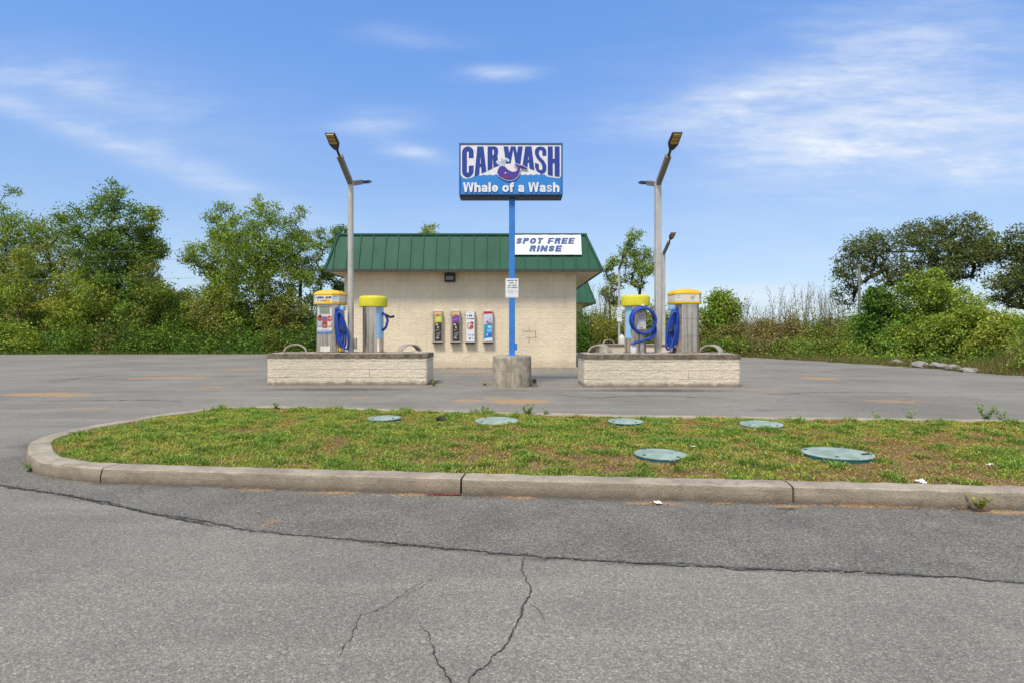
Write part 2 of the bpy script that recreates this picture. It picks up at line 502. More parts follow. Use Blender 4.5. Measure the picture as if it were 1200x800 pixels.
def glyph(c, w, h, s, xh=0.74):
    """convex pieces of a heavy sans letter in a w x h box, y downwards, s = stroke"""
    R_ = lambda a, b, d, e: [(a, b), (d, b), (d, e), (a, e)]
    t = min(s * 0.85, h * 0.24); q = s / 2
    yt = h * (1 - xh)
    if c == 'H': return [R_(0, 0, s, h), R_(w - s, 0, w, h), R_(s, h * .42, w - s, h * .42 + t)]
    if c == 'I' or c == 'l': return [R_((w - s) / 2, 0, (w + s) / 2, h)]
    if c == 'T': return [R_(0, 0, w, t), R_((w - s) / 2, t, (w + s) / 2, h)]
    if c == 'E': return [R_(0, 0, s, h), R_(s, 0, w, t), R_(s, h / 2 - t / 2, w * .92, h / 2 + t / 2), R_(s, h - t, w, h)]
    if c == 'F': return [R_(0, 0, s, h), R_(s, 0, w, t), R_(s, h * .44, w * .9, h * .44 + t)]
    if c == 'A':
        a = w * .27; k = s * .95
        return [[(0, h), (k, h), (w * .5 + k * .12, 0), (w * .5 - k * .62, 0)], [(w - k, h), (w, h), (w * .5 + k * .62, 0), (w * .5 - k * .12, 0)], R_(w * .24, h * .62, w * .76, h * .62 + t * .9)]
    if c == 'W':
        k = s * .9; m = w / 2; b1 = w * .25; b2 = w * .75
        return [[(0, 0), (k, 0), (b1 + k * .45, h), (b1 - k * .5, h)], [(m - k * .5, 0), (m + k * .1, 0), (b1 + k * .5, h), (b1 - k * .3, h)], [(m - k * .1, 0), (m + k * .5, 0), (b2 + k * .3, h), (b2 - k * .5, h)], [(w - k, 0), (w, 0), (b2 + k * .5, h), (b2 - k * .45, h)]]
    if c == 'N':
        return [R_(0, 0, s, h), R_(w - s, 0, w, h), [(0, 0), (s, 0), (w, h), (w - s, h)]]
    if c == 'O': return ribbon(rrect(q, q, w - q, h - q, w * .42), s, True)
    if c == 'C':
        o = rrect(q, q, w - q, h - q, w * .36)
        # open the right side between the two right corners
        path = o[7:] + o[:7]
        return ribbon([(w - q, h * .62)] + path + [(w - q, h * .38)], s)
    if c == 'P' or c == 'R':
        hb = h * (.56 if c == 'P' else .54)
        o = [(s * .9, q * .85), (w - q - s * .3, q * .85)] + [(w - q - s * .3 + s * .3 * math.sin(a), q * .85 + (hb / 2 - q * .85) * (1 - math.cos(a))) for a in [math.pi * k / 8 for k in range(1, 8)]] + [(w - q - s * .3, hb - q * .85), (s * .9, hb - q * .85)]
        out = [R_(0, 0, s, h)] + ribbon(o, s * .85)
        if c == 'R': out += [[(w * .45, hb - t * .5), (w * .45 + s, hb - t * .5), (w, h), (w - s * 1.02, h)]]
        return out
    if c in 'Ss':
        s *= .8; t = min(s * .85, h * .2); q = s / 2
        y0 = 0 if c == 'S' else yt
        H2 = h - y0; r = w * .3; v = t / s; qq = q * v if c == 's' else q
        p = [(w - q, y0 + H2 * .33), (w - q, y0 + qq + r * .8), (w - q - r * .35, y0 + qq + r * .18), (w / 2, y0 + qq), (q + r * .35, y0 + qq + r * .18), (q, y0 + qq + r * .9), (q, y0 + H2 * .31), (q + r * .5, y0 + H2 * .43), (w - q - r * .5, y0 + H2 * .57),
             (w - q, y0 + H2 * .69), (w - q, h - qq - r * .9), (w - q - r * .35, h - qq - r * .18), (w / 2, h - qq), (q + r * .35, h - qq - r * .18), (q, h - qq - r * .8), (q, y0 + H2 * .67)]
        return ribbon(p, s * (1 if c == 'S' else .8))
    if c == 'o': return ribbon(rrect(q, yt + q, w - q, h - q, w * .45), s * .95, True)
    if c == 'h':
        return [R_(0, 0, s, h)] + ribbon([(s * .8, yt + q * 1.5), (w * .5, yt + q * .9), (w - q - w * .06, yt + q * 1.3), (w - q, yt + q * 2.4), (w - q, h)], s)
    if c == 'e':
        o = rrect(q, yt + q, w - q, h - q, w * .42)
        path = o[8:] + o[:7]
        ym = (yt + h) / 2
        return ribbon([(w - q * .9, h - q - (h - yt) * .12)] + path + [(w - q, ym + t * .3)], s * .9) + [R_(s * .7, ym - t * .3, w - s * .7, ym + t * .3)]
    if c == 'a':
        ym = yt + (h - yt) * .42
        return ribbon([(q * .8, yt + (h - yt) * .34), (q * 1.1, yt + q * 1.3), (w * .5, yt + q * .85), (w - q * 1.15, yt + q * 1.3), (w - q, yt + q * 2.6), (w - q, h)], s * .92) + ribbon(rrect(q * .9, ym + q * .7, w - q, h - q * .9, w * .26), s * .8, True)
    if c == 'f':
        return ribbon([(w, q * .8), (w * .75, q * .8), (w * .42 + q * .2, q * 1.2), (w * .42, q * 2.6), (w * .42, h)], s * .95) + [R_(0, yt, w, yt + t)]
    return []


class Print:
    """flat printed layers on a plane: origin top-left, u to the right, v downwards, n outwards"""
    def __init__(s, o, u, v, n, k):
        s.o, s.u, s.vv, s.n, s.k = Vector(o), Vector(u), Vector(v), Vector(n), k
        s.mb = MB(); s.layer = 0

    def P(s, x, y, d=None):
        return s.o + s.u * (x * s.k) + s.vv * (y * s.k) + s.n * (0.002 + (s.layer if d is None else d) * 0.0012)

    def poly(s, pts, col, keep=False):
        if not keep: s.layer += 1
        area = sum(pts[i][0] * pts[(i + 1) % len(pts)][1] - pts[(i + 1) % len(pts)][0] * pts[i][1] for i in range(len(pts)))
        if area > 0: pts = list(reversed(pts))
        s.mb.face([s.P(x, y) for x, y in pts], col)

    def rect(s, x0, y0, x1, y1, col, keep=False):
        s.poly([(x0, y0), (x1, y0), (x1, y1), (x0, y1)], col, keep)

    def ell(s, cx, cy, rx, ry, col, n=20, rot=0.0, keep=False):
        c, q = math.cos(rot), math.sin(rot)
        s.poly([(cx + rx * math.cos(t) * c - ry * math.sin(t) * q, cy + rx * math.cos(t) * q + ry * math.sin(t) * c)
                for t in [2 * math.pi * i / n for i in range(n)]], col, keep)

    def text(s, body, x0, y0, x1, y1, col, shear=0.0, offset=0.0, warp=None):
        v, f = text_polys(body, shear, offset)
        xs = [p[0] for p in v]; ys = [p[1] for p in v]
        ax, bx, ay, by = min(xs), max(xs), min(ys), max(ys)
        s.layer += 1
        out = []
        for x, y in v:
            X = x0 + (x - ax) / (bx - ax) * (x1 - x0); t = (by - y) / (by - ay)
            Y = y0 + t * ((warp(X) if warp else y1) - y0)
            out.append((X, Y))
        for fc in f:
            pts = [out[i] for i in fc]
            area = sum(pts[i][0] * pts[(i + 1) % len(pts)][1] - pts[(i + 1) % len(pts)][0] * pts[i][1] for i in range(len(pts)))
            if area > 0: pts = pts[::-1]
            s.mb.face([s.P(x, y) for x, y in pts], col)

    def letters(s, body, x0, y0, x1, y1, col, weight, shear=0.0, warp=None, gap=0.16, xh=0.74, space=0.45):
        """heavy block capitals and lower case drawn from strokes"""
        hgt = y1 - y0
        adv = {'W': 1.55, 'I': 0.42, 'l': 0.42, 'f': 0.62, ' ': space, 'N': 1.08, 'O': 1.05, 'h': .95, 'a': .92, 'e': .95, 'o': .98, 's': .88, 'T': .95}
        tot = sum(adv.get(c, 1.0) for c in body) + gap * (len(body) - 1)
        u = (x1 - x0) / tot; x = x0; base = s.layer; top = 0
        for c in body:
            w = adv.get(c, 1.0) * u
            for k, q in enumerate(glyph(c, w, hgt, weight * u, xh)):
                s.layer = base + 1 + 0.02 * k; top = max(top, s.layer)
                pts = []
                for a, b in q:
                    X = x + a + shear * (hgt / 2 - b)
                    pts.append((X, y0 + (b / hgt) * ((warp(X) if warp else y1) - y0)))
                s.poly(pts, col, keep=True)
            x += w + gap * u
        s.layer = top

    def scribble(s, x0, y0, x1, y1, col, seed=0, gap=0.35):
        """too small to read in the photograph: broken strokes of print"""
        r = random.Random(seed); s.layer += 1
        x = x0; h = y1 - y0
        while x < x1:
            w = min(h * r.uniform(0.25, 0.6), x1 - x)
            if r.random() < 0.86:
                s.rect(x, y0 + h * r.uniform(0, 0.15), x + w, y1 - h * r.uniform(0, 0.15), col, keep=True)
            x += w + h * gap * r.uniform(0.35, 0.9)

    def build(s, name, parent):
        return s.mb.build(name, M['print'], parent, colors=True)


# ------------------------------------------------------------------ ground
OUT = [(13, 3.05), (9, 3.47), (3.64, 4.07), (1.6, 4.27), (-0.4, 4.46), (-2.2, 4.66), (-3.47, 4.81), (-4.12, 5.03), (-4.45, 5.27), (-4.78, 5.62), (-5.1, 6.05), (-5.24, 6.5), (-5.24, 7.0),
       (-5.12, 7.6), (-4.85, 8.35), (-4.4, 8.9), (-3.6, 9.0), (-2.64, 8.85), (-0.6, 8.45), (1.44, 8.1), (4, 7.82), (6.8, 7.6), (10, 7.35), (14, 7.0)]
FRONT = [(p[0], p[1]) for p in OUT if p[1] < 5.1][::-1]
LOT = [(-60, -6), (40, -6), (24, 6), (15.4, 12.5), (15.0, 16.75), (15.0, 21.5), (14.1, 25.4), (12.4, 31), (10.5, 38), (9.5, 56), (0, 56), (-2, 37.0), (-14, 35.2), (-60, 33.5)]
SEAM = [(-60, -3), (-9, 3.9), (0, 568), (50, 576), (100, 585), (180, 602), (300, 622), (440, 636), (620, 652), (735, 660), (800, 664), (1000, 670), (1200, 683)]
seam_w = []
for a, b_ in SEAM[2:]:
    Y = H * F / (b_ - HZ); seam_w.append((gx(a, Y), Y))
x0, y0 = seam_w[0]; seam_full = [(-30.0, 7.5), (-9, y0 + 0.9)] + seam_w + [(8, 2.45), (40, 1.0)]


def seamY(x):
    xs = [p[0] for p in seam_full]; ys = [p[1] for p in seam_full]
    return np.interp(x, xs, ys)


def add_surf(me, pts):
    """r sand, g darker patches, b coarse newer asphalt"""
    x, y = pts[:, 0], pts[:, 1]
    sand = np.zeros(len(x)); dark = np.zeros(len(x))

    def blob(px, py, wpx, d, amt, arr, power=2):
        Y = H * F / (py - HZ); X = gx(px, Y); w = wpx / F * Y
        q = np.exp(-(((x - X) / w) ** 2 + ((y - Y) / d) ** 2) ** (power / 2))
        np.maximum(arr, q * amt, out=arr)
    for px, py, w, d, a in ((45, 461.5, 48, 0.42, 0.95), (90, 463, 25, 0.3, .7), (165, 442.5, 22, 0.5, .75), (215, 442, 35, .6, .75), (250, 453.5, 22, .45, .55),
                            (280, 433, 30, .9, .6), (545, 469, 28, .28, .72), (610, 470, 38, .42, .98), (575, 466, 20, .3, .6), (960, 443, 32, .7, .7),
                            (1050, 470, 60, .5, .5), (900, 457, 45, .5, .45), (560, 434.5, 40, .5, .6), (420, 465, 30, .3, .5), (120, 478, 80, .5, .35),
                            (315, 613, 14, .06, .8), (390, 577, 40, .05, .8), (765, 589, 35, .05, .9), (520, 581, 40, .04, .6), (1030, 592, 70, .06, .9), (1180, 600, 40, .06, .8),
                            (850, 588, 25, .05, .7), (940, 592, 40, .05, .7), (470, 580, 60, .04, .6)):
        blob(px, py, w, d, a, sand)
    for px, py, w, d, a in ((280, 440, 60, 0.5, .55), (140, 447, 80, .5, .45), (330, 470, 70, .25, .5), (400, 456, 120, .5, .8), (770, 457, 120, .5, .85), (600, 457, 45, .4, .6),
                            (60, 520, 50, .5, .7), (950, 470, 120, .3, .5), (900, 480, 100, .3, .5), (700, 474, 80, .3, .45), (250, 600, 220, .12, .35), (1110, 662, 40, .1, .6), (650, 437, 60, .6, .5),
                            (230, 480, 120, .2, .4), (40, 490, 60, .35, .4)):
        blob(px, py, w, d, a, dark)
    coarse = np.where(y > seamY(x), 1.0, 0.0)
    d = (y - seamY(x))
    coarse = np.clip(d / 0.05 + 0.5, 0, 1)
    fade = np.clip((y - 5.2) / 1.5, 0, 1) * 0.85
    left = np.clip((-4.2 - x) / 1.5, 0, 1)
    coarse = np.clip(coarse - np.maximum(fade, left * 0.8), 0, 1)
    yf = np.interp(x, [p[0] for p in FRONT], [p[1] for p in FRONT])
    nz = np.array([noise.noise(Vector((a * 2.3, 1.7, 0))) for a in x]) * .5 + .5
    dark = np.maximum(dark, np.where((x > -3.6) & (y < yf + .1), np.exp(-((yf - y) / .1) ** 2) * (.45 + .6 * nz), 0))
    sand = np.maximum(sand, np.where((x > -3.6) & (y < yf + .1), np.exp(-((yf - .04 - y) / .09) ** 2) * np.clip(nz * 1.9 - .75, 0, .8), 0))
    dark = np.maximum(dark, np.where(y < 5, np.exp(-(d / .06) ** 2) * (.3 + .7 * nz), 0))
    a = me.color_attributes.new('surf', 'FLOAT_COLOR', 'POINT')
    arr = np.ones((len(x), 4), np.float32); arr[:, 0] = sand; arr[:, 1] = dark; arr[:, 2] = coarse
    a.data.foreach_set('color', arr.ravel())


def inside(poly, x, y):
    c = False; n = len(poly)
    for i in range(n):
        x1, y1 = poly[i]; x2, y2 = poly[i - 1]
        if (y1 > y) != (y2 > y) and x < (x2 - x1) * (y - y1) / (y2 - y1) + x1: c = not c
    return c


def ground():
    mb = MB(); mb.face([(-600, -300, -0.03), (600, -300, -0.03), (600, 900, -0.03), (-600, 900, -0.03)])
    tag(mb.build('terrain', M['terrain']), kind='structure')
    # asphalt sheet: grid, fine near the camera, clipped to the lot outline
    ys = list(np.arange(-6, 1.5, 0.5)) + list(np.arange(1.5, 10, 0.07)) + list(np.arange(10, 57, 0.25))
    xs = list(np.arange(-60, -9, 0.75)) + list(np.arange(-9, 9, 0.09)) + list(np.arange(9, 40.5, 0.35))
    nx = len(xs); ny = len(ys)
    X, Y = np.meshgrid(xs, ys)
    # pull grid to the outline on the right/back edge
    Z = np.zeros_like(X)
    pts = np.stack([X.ravel(), Y.ravel(), Z.ravel()], 1)
    cx = (X[:-1, :-1] + X[1:, 1:]) / 2; cy = (Y[:-1, :-1] + Y[1:, 1:]) / 2
    px = [p[0] for p in LOT]; py = [p[1] for p in LOT]
    keep = np.zeros(cx.shape, bool); n = len(LOT)
    wob = 0.18 * np.sin(cy * 2.1) + 0.12 * np.sin(cy * 5.3 + cx * 3.1)
    qx = cx + wob; qy = cy + 0.1 * np.sin(cx * 3.0)
    for i in range(n):
        x1, y1 = LOT[i]; x2, y2 = LOT[i - 1]
        if y1 == y2: continue
        cond = ((y1 > qy) != (y2 > qy)) & (qx < (x2 - x1) * (qy - y1) / (y2 - y1) + x1)
        keep ^= cond
    idx = np.arange(nx * ny).reshape(ny, nx)
    q = np.stack([idx[:-1, :-1], idx[:-1, 1:], idx[1:, 1:], idx[1:, :-1]], -1)[keep]
    used = np.unique(q); remap = -np.ones(nx * ny, np.int64); remap[used] = np.arange(len(used))
    me = bpy.data.meshes.new('asphalt_lot')
    me.from_pydata(pts[used].tolist(), [], remap[q].tolist())
    me.materials.append(M['asphalt'])
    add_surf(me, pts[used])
    o = bpy.data.objects.new('asphalt_lot', me); COL.objects.link(o)
    tag(o, kind='structure')


ground()


def crack_ribbon(mb, pts, w, seed, jag=0.02, z=0.004, step=0.014):
    r = random.Random(seed)
    path = []
    for (xa, ya), (xb, yb) in zip(pts[:-1], pts[1:]):
        L = math.hypot(xb - xa, yb - ya); n = max(1, int(L / step))
        for k in range(n):
            t = k / n; path.append((xa + (xb - xa) * t, ya + (yb - ya) * t))
    path.append(pts[-1])
    out = []
    ox = oy = 0
    for k, (x, y) in enumerate(path):
        ox = ox * 0.8 + r.uniform(-1, 1) * jag * .55; oy = oy * 0.8 + r.uniform(-1, 1) * jag * .55
        ww = w * (0.35 + 1.0 * r.random() ** 1.5) * (0.6 + 0.8 * (0.5 + 0.5 * noise.noise(Vector((x * 3, y * 3, seed)))))
        if k > len(path) - 6 or k < 4: ww *= 0.5
        q_ = noise.noise(Vector((x * 1.3, y * 1.3, seed + 7.7))) * jag * 2.5; out.append((x + ox, y + oy + q_ + r.uniform(-1, 1) * w * .35, ww))
    i0 = len(mb.v)
    for k, (x, y, ww) in enumerate(out):
        a = out[max(0, k - 1)]; b = out[min(len(out) - 1, k + 1)]
        dx, dy = b[0] - a[0], b[1] - a[1]; L = math.hypot(dx, dy) or 1
        nx, ny = -dy / L, dx / L
        mb.v += [(x + nx * ww / 2, y + ny * ww / 2, z), (x - nx * ww / 2, y - ny * ww / 2, z)]
    for k in range(len(out) - 1):
        a = i0 + 2 * k
        mb.f.append((a, a + 1, a + 3, a + 2)); mb.c.append((1, 1, 1))


def px_ground(lst):
    o = []
    for a, b in lst:
        Y = H * F / (b - HZ); o.append((gx(a, Y), Y))
    return o


cm = MB()
crack_ribbon(cm, seam_full[1:-1], 0.015, 3, 0.014)
crack_ribbon(cm, px_ground([(0, 568), (60, 577), (110, 588), (175, 601), (250, 616)]), 0.02, 9, 0.016, z=0.0065)
crack_ribbon(cm, px_ground([(612, 652), (613, 672), (622, 690), (617, 705), (614, 715), (603, 740), (580, 765), (555, 790), (535, 812), (520, 840)]), 0.0075, 5, 0.012)
crack_ribbon(cm, px_ground([(535, 812), (515, 780), (500, 745), (490, 731)]), 0.005, 6, 0.012, z=0.0065)
crack_ribbon(cm, px_ground([(508, 678), (480, 690), (455, 708), (425, 718), (410, 745), (395, 770)]), 0.0035, 8, 0.012)
crack_ribbon(cm, px_ground([(0, 449), (60, 447), (110, 441), (150, 437)]), 0.05, 12, 0.05, step=0.2)
crack_ribbon(cm, px_ground([(95, 447), (140, 449), (175, 445)]), 0.04, 13, 0.05, step=0.2)
crack_ribbon(cm, px_ground([(735, 660), (790, 659), (850, 664), (900, 666)]), 0.008, 21, 0.012, z=0.0065)
crack_ribbon(cm, px_ground([(420, 634), (470, 637), (520, 643), (560, 645)]), 0.007, 22, 0.012, z=0.0065)
crack_ribbon(cm, px_ground([(455, 708), (470, 700), (505, 682)]), 0.003, 23, 0.01, z=0.0065)
crack_ribbon(cm, px_ground([(617, 705), (632, 716), (640, 733)]), 0.003, 24, 0.008, z=0.0065)
for _s, _l in ((31, [(230, 447), (300, 445), (330, 440)]), (32, [(40, 470), (120, 468), (210, 470)]), (33, [(900, 462), (1000, 458), (1100, 462)]), (34, [(880, 432), (940, 436), (1010, 433)]), (35, [(640, 462), (700, 466), (780, 463), (850, 467)])):
    crack_ribbon(cm, px_ground(_l), 0.035, _s, 0.05, step=0.12, z=0.0055)
tag(cm.build('pavement_cracks', M['crack']), kind='structure')


# ------------------------------------------------------------------ kerbed planting island
def smooth_loop(pts, closed, sub):
    n = len(pts); out = []
    for i in range(n if closed else n - 1):
        p0 = pts[(i - 1) % n] if closed or i > 0 else pts[0]
        p1 = pts[i]; p2 = pts[(i + 1) % n]
        p3 = pts[(i + 2) % n] if closed or i + 2 < n else pts[-1]
        for k in range(sub):
            t = k / sub
            out.append(tuple(0.5 * (2 * b + (c - a) * t + (2 * a - 5 * b + 4 * c - d) * t * t + (3 * b - a - 3 * c + d) * t ** 3)
                             for a, b, c, d in zip(p0, p1, p2, p3)))
    if not closed: out.append(pts[-1])
    return out


outer = smooth_loop(OUT, False, 8)


def offset_path(path, d):
    out = []
    for k, (x, y) in enumerate(path):
        a = path[max(0, k - 1)]; b = path[min(len(path) - 1, k + 1)]
        dx, dy = b[0] - a[0], b[1] - a[1]; L = math.hypot(dx, dy)
        out.append((x + dy / L * d, y - dx / L * d))      # inwards: to the right of travel
    return out


KH, KW = 0.118, 0.21
inner = offset_path(outer, KW)
INNER_POLY = inner


def kerb():
    mb = MB()
    # resample by arc length, with joints
    joint_x = {'f': [gx(118, 4.81), gx(540, 4.45), gx(932, 4.2)]}
    cuts = []
    for k in range(len(outer) - 1):
        for jx in joint_x['f']:
            a, b = outer[k], outer[k + 1]
            if (a[0] - jx) * (b[0] - jx) <= 0 and a[1] < 5: cuts.append((k, (jx - a[0]) / (b[0] - a[0])))
    for k in (118, 142, 166): cuts.append((k, 0.5))
    cuts.sort()

    def lerp(P, k, t):
        a, b = P[k], P[k + 1]; return (a[0] + (b[0] - a[0]) * t, a[1] + (b[1] - a[1]) * t)
    bounds = [(0, 0.0)] + cuts + [(len(outer) - 2, 1.0)]
    g = 0.008
    for (ka, ta), (kb, tb) in zip(bounds[:-1], bounds[1:]):
        po = [lerp(outer, ka, ta)] + [outer[k] for k in range(ka + 1, kb + 1)] + [lerp(outer, kb, tb)]
        # shorten both ends by half the joint
        def shorten(p, q):
            L = math.hypot(q[0] - p[0], q[1] - p[1]) or 1; return (p[0] + (q[0] - p[0]) * g / L, p[1] + (q[1] - p[1]) * g / L)
        po = [po[0]] + [q_ for q_ in po[1:-1] if math.dist(q_, po[0]) > 0.04 and math.dist(q_, po[-1]) > 0.04] + [po[-1]]
        po[0] = shorten(po[0], po[1]); po[-1] = shorten(po[-1], po[-2])
        # subdivide for a chipped edge
        fine = []
        for a, b in zip(po[:-1], po[1:]):
            n = max(1, int(math.hypot(b[0] - a[0], b[1] - a[1]) / 0.05))
            for k in range(n): fine.append((a[0] + (b[0] - a[0]) * k / n, a[1] + (b[1] - a[1]) * k / n))
        fine.append(po[-1])
        prof = [(0.0, -0.05), (0.004, KH * 0.5), (0.012, KH - 0.022), (0.018, KH - 0.008), (0.034, KH), (0.12, KH + 0.003), (KW - 0.012, KH), (KW, KH - 0.012), (KW, -0.05)]
        rows = [offset_path(fine, d) for d, _ in prof]
        i0 = len(mb.v); n = len(prof)
        for s_ in range(len(fine)):
            for j, (d, z) in enumerate(prof):
                x, y = rows[j][s_]
                jit = noise.noise(Vector((x * 9, y * 9, j * 0.7))) * 0.006 + noise.noise(Vector((x * 30, y * 30, j))) * 0.003
                mb.v.append((x + (jit if 0 < j < 5 else 0), y + (jit if 0 < j < 5 else 0), z + (jit if 0 < j < 8 else 0)))
        for s_ in range(len(fine) - 1):
            for j in range(n - 1):
                a = i0 + s_ * n + j
                mb.f.append((a, a + n, a + n + 1, a + 1)); mb.c.append((1, 1, 1))
        mb.f.append(tuple(i0 + j for j in range(n))); mb.c.append((1, 1, 1))
        mb.f.append(tuple(i0 + (len(fine) - 1) * n + j for j in reversed(range(n)))); mb.c.append((1, 1, 1))
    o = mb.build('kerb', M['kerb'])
    tag(o, kind='structure')
    # soil inside: a gently domed sheet
    mb = MB()
    gx_, gy_ = np.arange(-5.4, 13.0, 0.12), np.arange(3.0, 9.1, 0.12)
    idx = {}
    for j, y in enumerate(gy_):
        for i, x in enumerate(gx_):
            idx[(i, j)] = len(mb.v); mb.v.append((x, y, soil_z(x, y)))
    poly = offset_path(outer, KW * 0.6)
    for j in range(len(gy_) - 1):
        for i in range(len(gx_) - 1):
            if inside(poly, gx_[i] + 0.06, gy_[j] + 0.06):
                mb.f.append((idx[i, j], idx[i + 1, j], idx[i + 1, j + 1], idx[i, j + 1])); mb.c.append((1, 1, 1))
    tag(mb.build('soil', M['soil'], smooth=True), kind='structure')


BACK = [(p[0], p[1]) for p in OUT[14:]]


def soil_z(x, y):
    yf = float(np.interp(x, [p[0] for p in FRONT], [p[1] for p in FRONT]))
    yb = float(np.interp(x, [p[0] for p in BACK], [p[1] for p in BACK]))
    t = min(1, max(0, (y - yf - 0.2) / max(0.5, yb - yf - 0.4)))
    e = math.sin(t * math.pi) ** 0.7 * min(1, max(0, (x + 5.1) / 1.2))
    return 0.085 + 0.055 * e + 0.015 * noise.noise(Vector((x * 2, y * 2, 0)))


kerb()

# lids: (px, py, diameter)
LIDS = []
for px, py, d, tilt in ((450, 488.5, 0.43, -.3), (582, 490, 0.55, 1.2), (733, 491.5, 0.44, 0.2), (892, 494.5, 0.5, 0.8), (774, 528, 0.48, -0.4), (981, 528, 0.6, -1.0)):
    Y = (H - 0.175) * F / (py - HZ); LIDS.append((gx(px, Y), Y, d, tilt))


def grass():
    rng = np.random.default_rng(5)
    N = 640000
    xs = rng.uniform(-5.2, 8.6, N); ys = rng.uniform(3.6, 9.0, N)
    poly = np.array(offset_path(outer, KW - 0.015))
    keep = np.zeros(N, bool); n = len(poly)
    for i in range(n):
        x1, y1 = poly[i]; x2, y2 = poly[i - 1]
        if y1 == y2: continue
        keep ^= ((y1 > ys) != (y2 > ys)) & (xs < (x2 - x1) * (ys - y1) / (y2 - y1) + x1)
    for (lx, ly, d, _) in LIDS:
        keep &= ((xs - lx) ** 2 + (ys - ly) ** 2) > (d / 2 + 0.015) ** 2
    keep &= np.abs(xs) < (ys + 0.6) * 0.98
    xs, ys = xs[keep], ys[keep]; N = len(xs)
    # lush / dry fields
    def field(sc, off, oct_=3):
        return np.array([noise.fractal(Vector((a * sc, b * sc, off)), 0.8, 2.0, oct_) for a, b in zip(xs, ys)])
    f1 = field(1.1, 3.3); f2 = field(4.2, 8.1, 2)
    back = np.clip((ys - 6.5) / 2, 0, 1)
    yf = np.interp(xs, [p[0] for p in FRONT], [p[1] for p in FRONT]); fr = np.clip(1 - (ys - yf - 0.2) / 0.5, 0, 1)
    lush = 0.5 + 0.6 * f1 + 0.75 * f2 + 0.08 * np.clip(-xs / 3, -1.0, 1) + 0.18 * fr - 0.02
    dens = np.clip(0.75 + 0.9 * (lush - 0.2), 0.6, 1)
    k = rng.random(N) < dens
    xs, ys, lush, f2 = xs[k], ys[k], lush[k], f2[k]; N = len(xs)
    L = np.clip(lush, 0, 1.2)
    h = (0.015 + 0.018 * L + 0.035 * np.clip(f2 - 0.25, 0, 1)) * rng.uniform(0.5, 1.35, N)
    # the far edge grows taller
    yb = np.interp(xs, [p[0] for p in BACK], [p[1] for p in BACK])
    far = np.clip(1 - (yb - ys - 0.2) / 0.4, 0, 1)
    fn = np.array([noise.noise(Vector((a * 1.7, 0, 5.0))) for a in xs])
    h *= 1 + far * np.clip(0.3 + 1.5 * fn, 0.0, 1.5)
    zs = np.array([soil_z(a, b) for a, b in zip(xs, ys)])
    broad = rng.random(N) < (0.5 + 0.2 * (f2 > 0.1))
    w = np.where(broad, rng.uniform(0.006, 0.013, N), rng.uniform(0.0025, 0.005, N))
    ang = rng.uniform(0, 2 * np.pi, N); lean = np.where(broad, rng.uniform(0.5, 1.5, N), rng.uniform(0.1, 0.8, N))
    dx, dy = np.cos(ang), np.sin(ang)
    base = np.stack([xs, ys, zs - 0.005], 1)
    base[:, 2] += np.where(broad, rng.uniform(0, 0.6, N) * h, 0)
    mid = base + np.stack([dx * h * lean * 0.4, dy * h * lean * 0.4, h * 0.6], 1)
    tip = base + np.stack([dx * h * lean, dy * h * lean, np.where(broad, h * 0.75, h)], 1)
    side = np.stack([-dy * w / 2, dx * w / 2, np.zeros(N)], 1)
    V = np.stack([base, mid + side, tip, mid - side], 1).reshape(-1, 3)
    g1 = np.array([0.25, 0.36, 0.045]); g2 = np.array([0.40, 0.405, 0.075]); br = np.array([0.43, 0.22, 0.08]); br2 = np.array([0.46, 0.36, 0.10])
    t = rng.random(N)[:, None]
    f3 = field(1.9, 15.0, 2)
    t = np.clip(0.5 + 1.1 * f3[:, None] + 0.3 * (t - .5), 0, 1)
    green = g1 * (1 - t) + g2 * t
    dk = np.clip((f2 - 0.12) / 0.2 + rng.normal(0, .2, N), 0, 1)[:, None]
    green = green * (1 - dk * .6) + np.array([0.12, 0.25, 0.035]) * dk * .6
    t2 = rng.random(N)[:, None]
    dry = br * (1 - t2) + br2 * t2
    pg = np.clip((L - 0.12) / 0.4 + rng.normal(0, 0.3, N), 0, 1)[:, None]
    col = dry * (1 - pg) + green * pg
    col *= rng.uniform(0.6, 1.35, N)[:, None]
    o = np_mesh('grass', V, 4, M['grass'], col)
    tag(o, kind='stuff', cat='grass', label='patchy green and brown grass and clover inside the kerbed island')


grass()


def lid(i, x, y, d, tilt, label):
    t = thing('tank_lid', label, 'lid', (x, y, soil_z(x, y) - 0.018), R.uniform(0, 6))
    t.rotation_euler = (math.radians(tilt), math.radians(R.uniform(-1, 1)), R.uniform(-0.3, 0.3))
    r = d / 2
    mb = MB(); mb.rings(circ(48), [(r * 0.97, -0.1), (r * 0.985, 0.03), (r, 0.034), (r, 0.045)], cap=False)
    mb.build('skirt', M['lidside'], t, smooth=True, auto=40)
    mb = MB(); mb.rings(circ(48), [(r * 1.0, 0.0452), (r * 0.985, 0.052), (r * 0.9, 0.055), (r * 0.5, 0.062), (0.02, 0.065)])
    mb.build('cover', M['lid'], t, smooth=True, auto=60)
    if d > .58:
        q = MB(); q.box(-.05, .05, -.012, .012, .056, .068); q.build('handle', M['black'], t, bevel=.004, loc=(r * .5, -r * .55, 0), rot=(0, 0, .2))
    for k in range(4):
        a = math.pi / 4 + k * math.pi / 2
        q = MB(); q.rings(circ(8, 0.016), [(1, 0.05), (1, 0.062)])
        q.build('bolt', M['lidside'], t, loc=(r * 0.86 * math.cos(a), r * 0.86 * math.sin(a), 0))


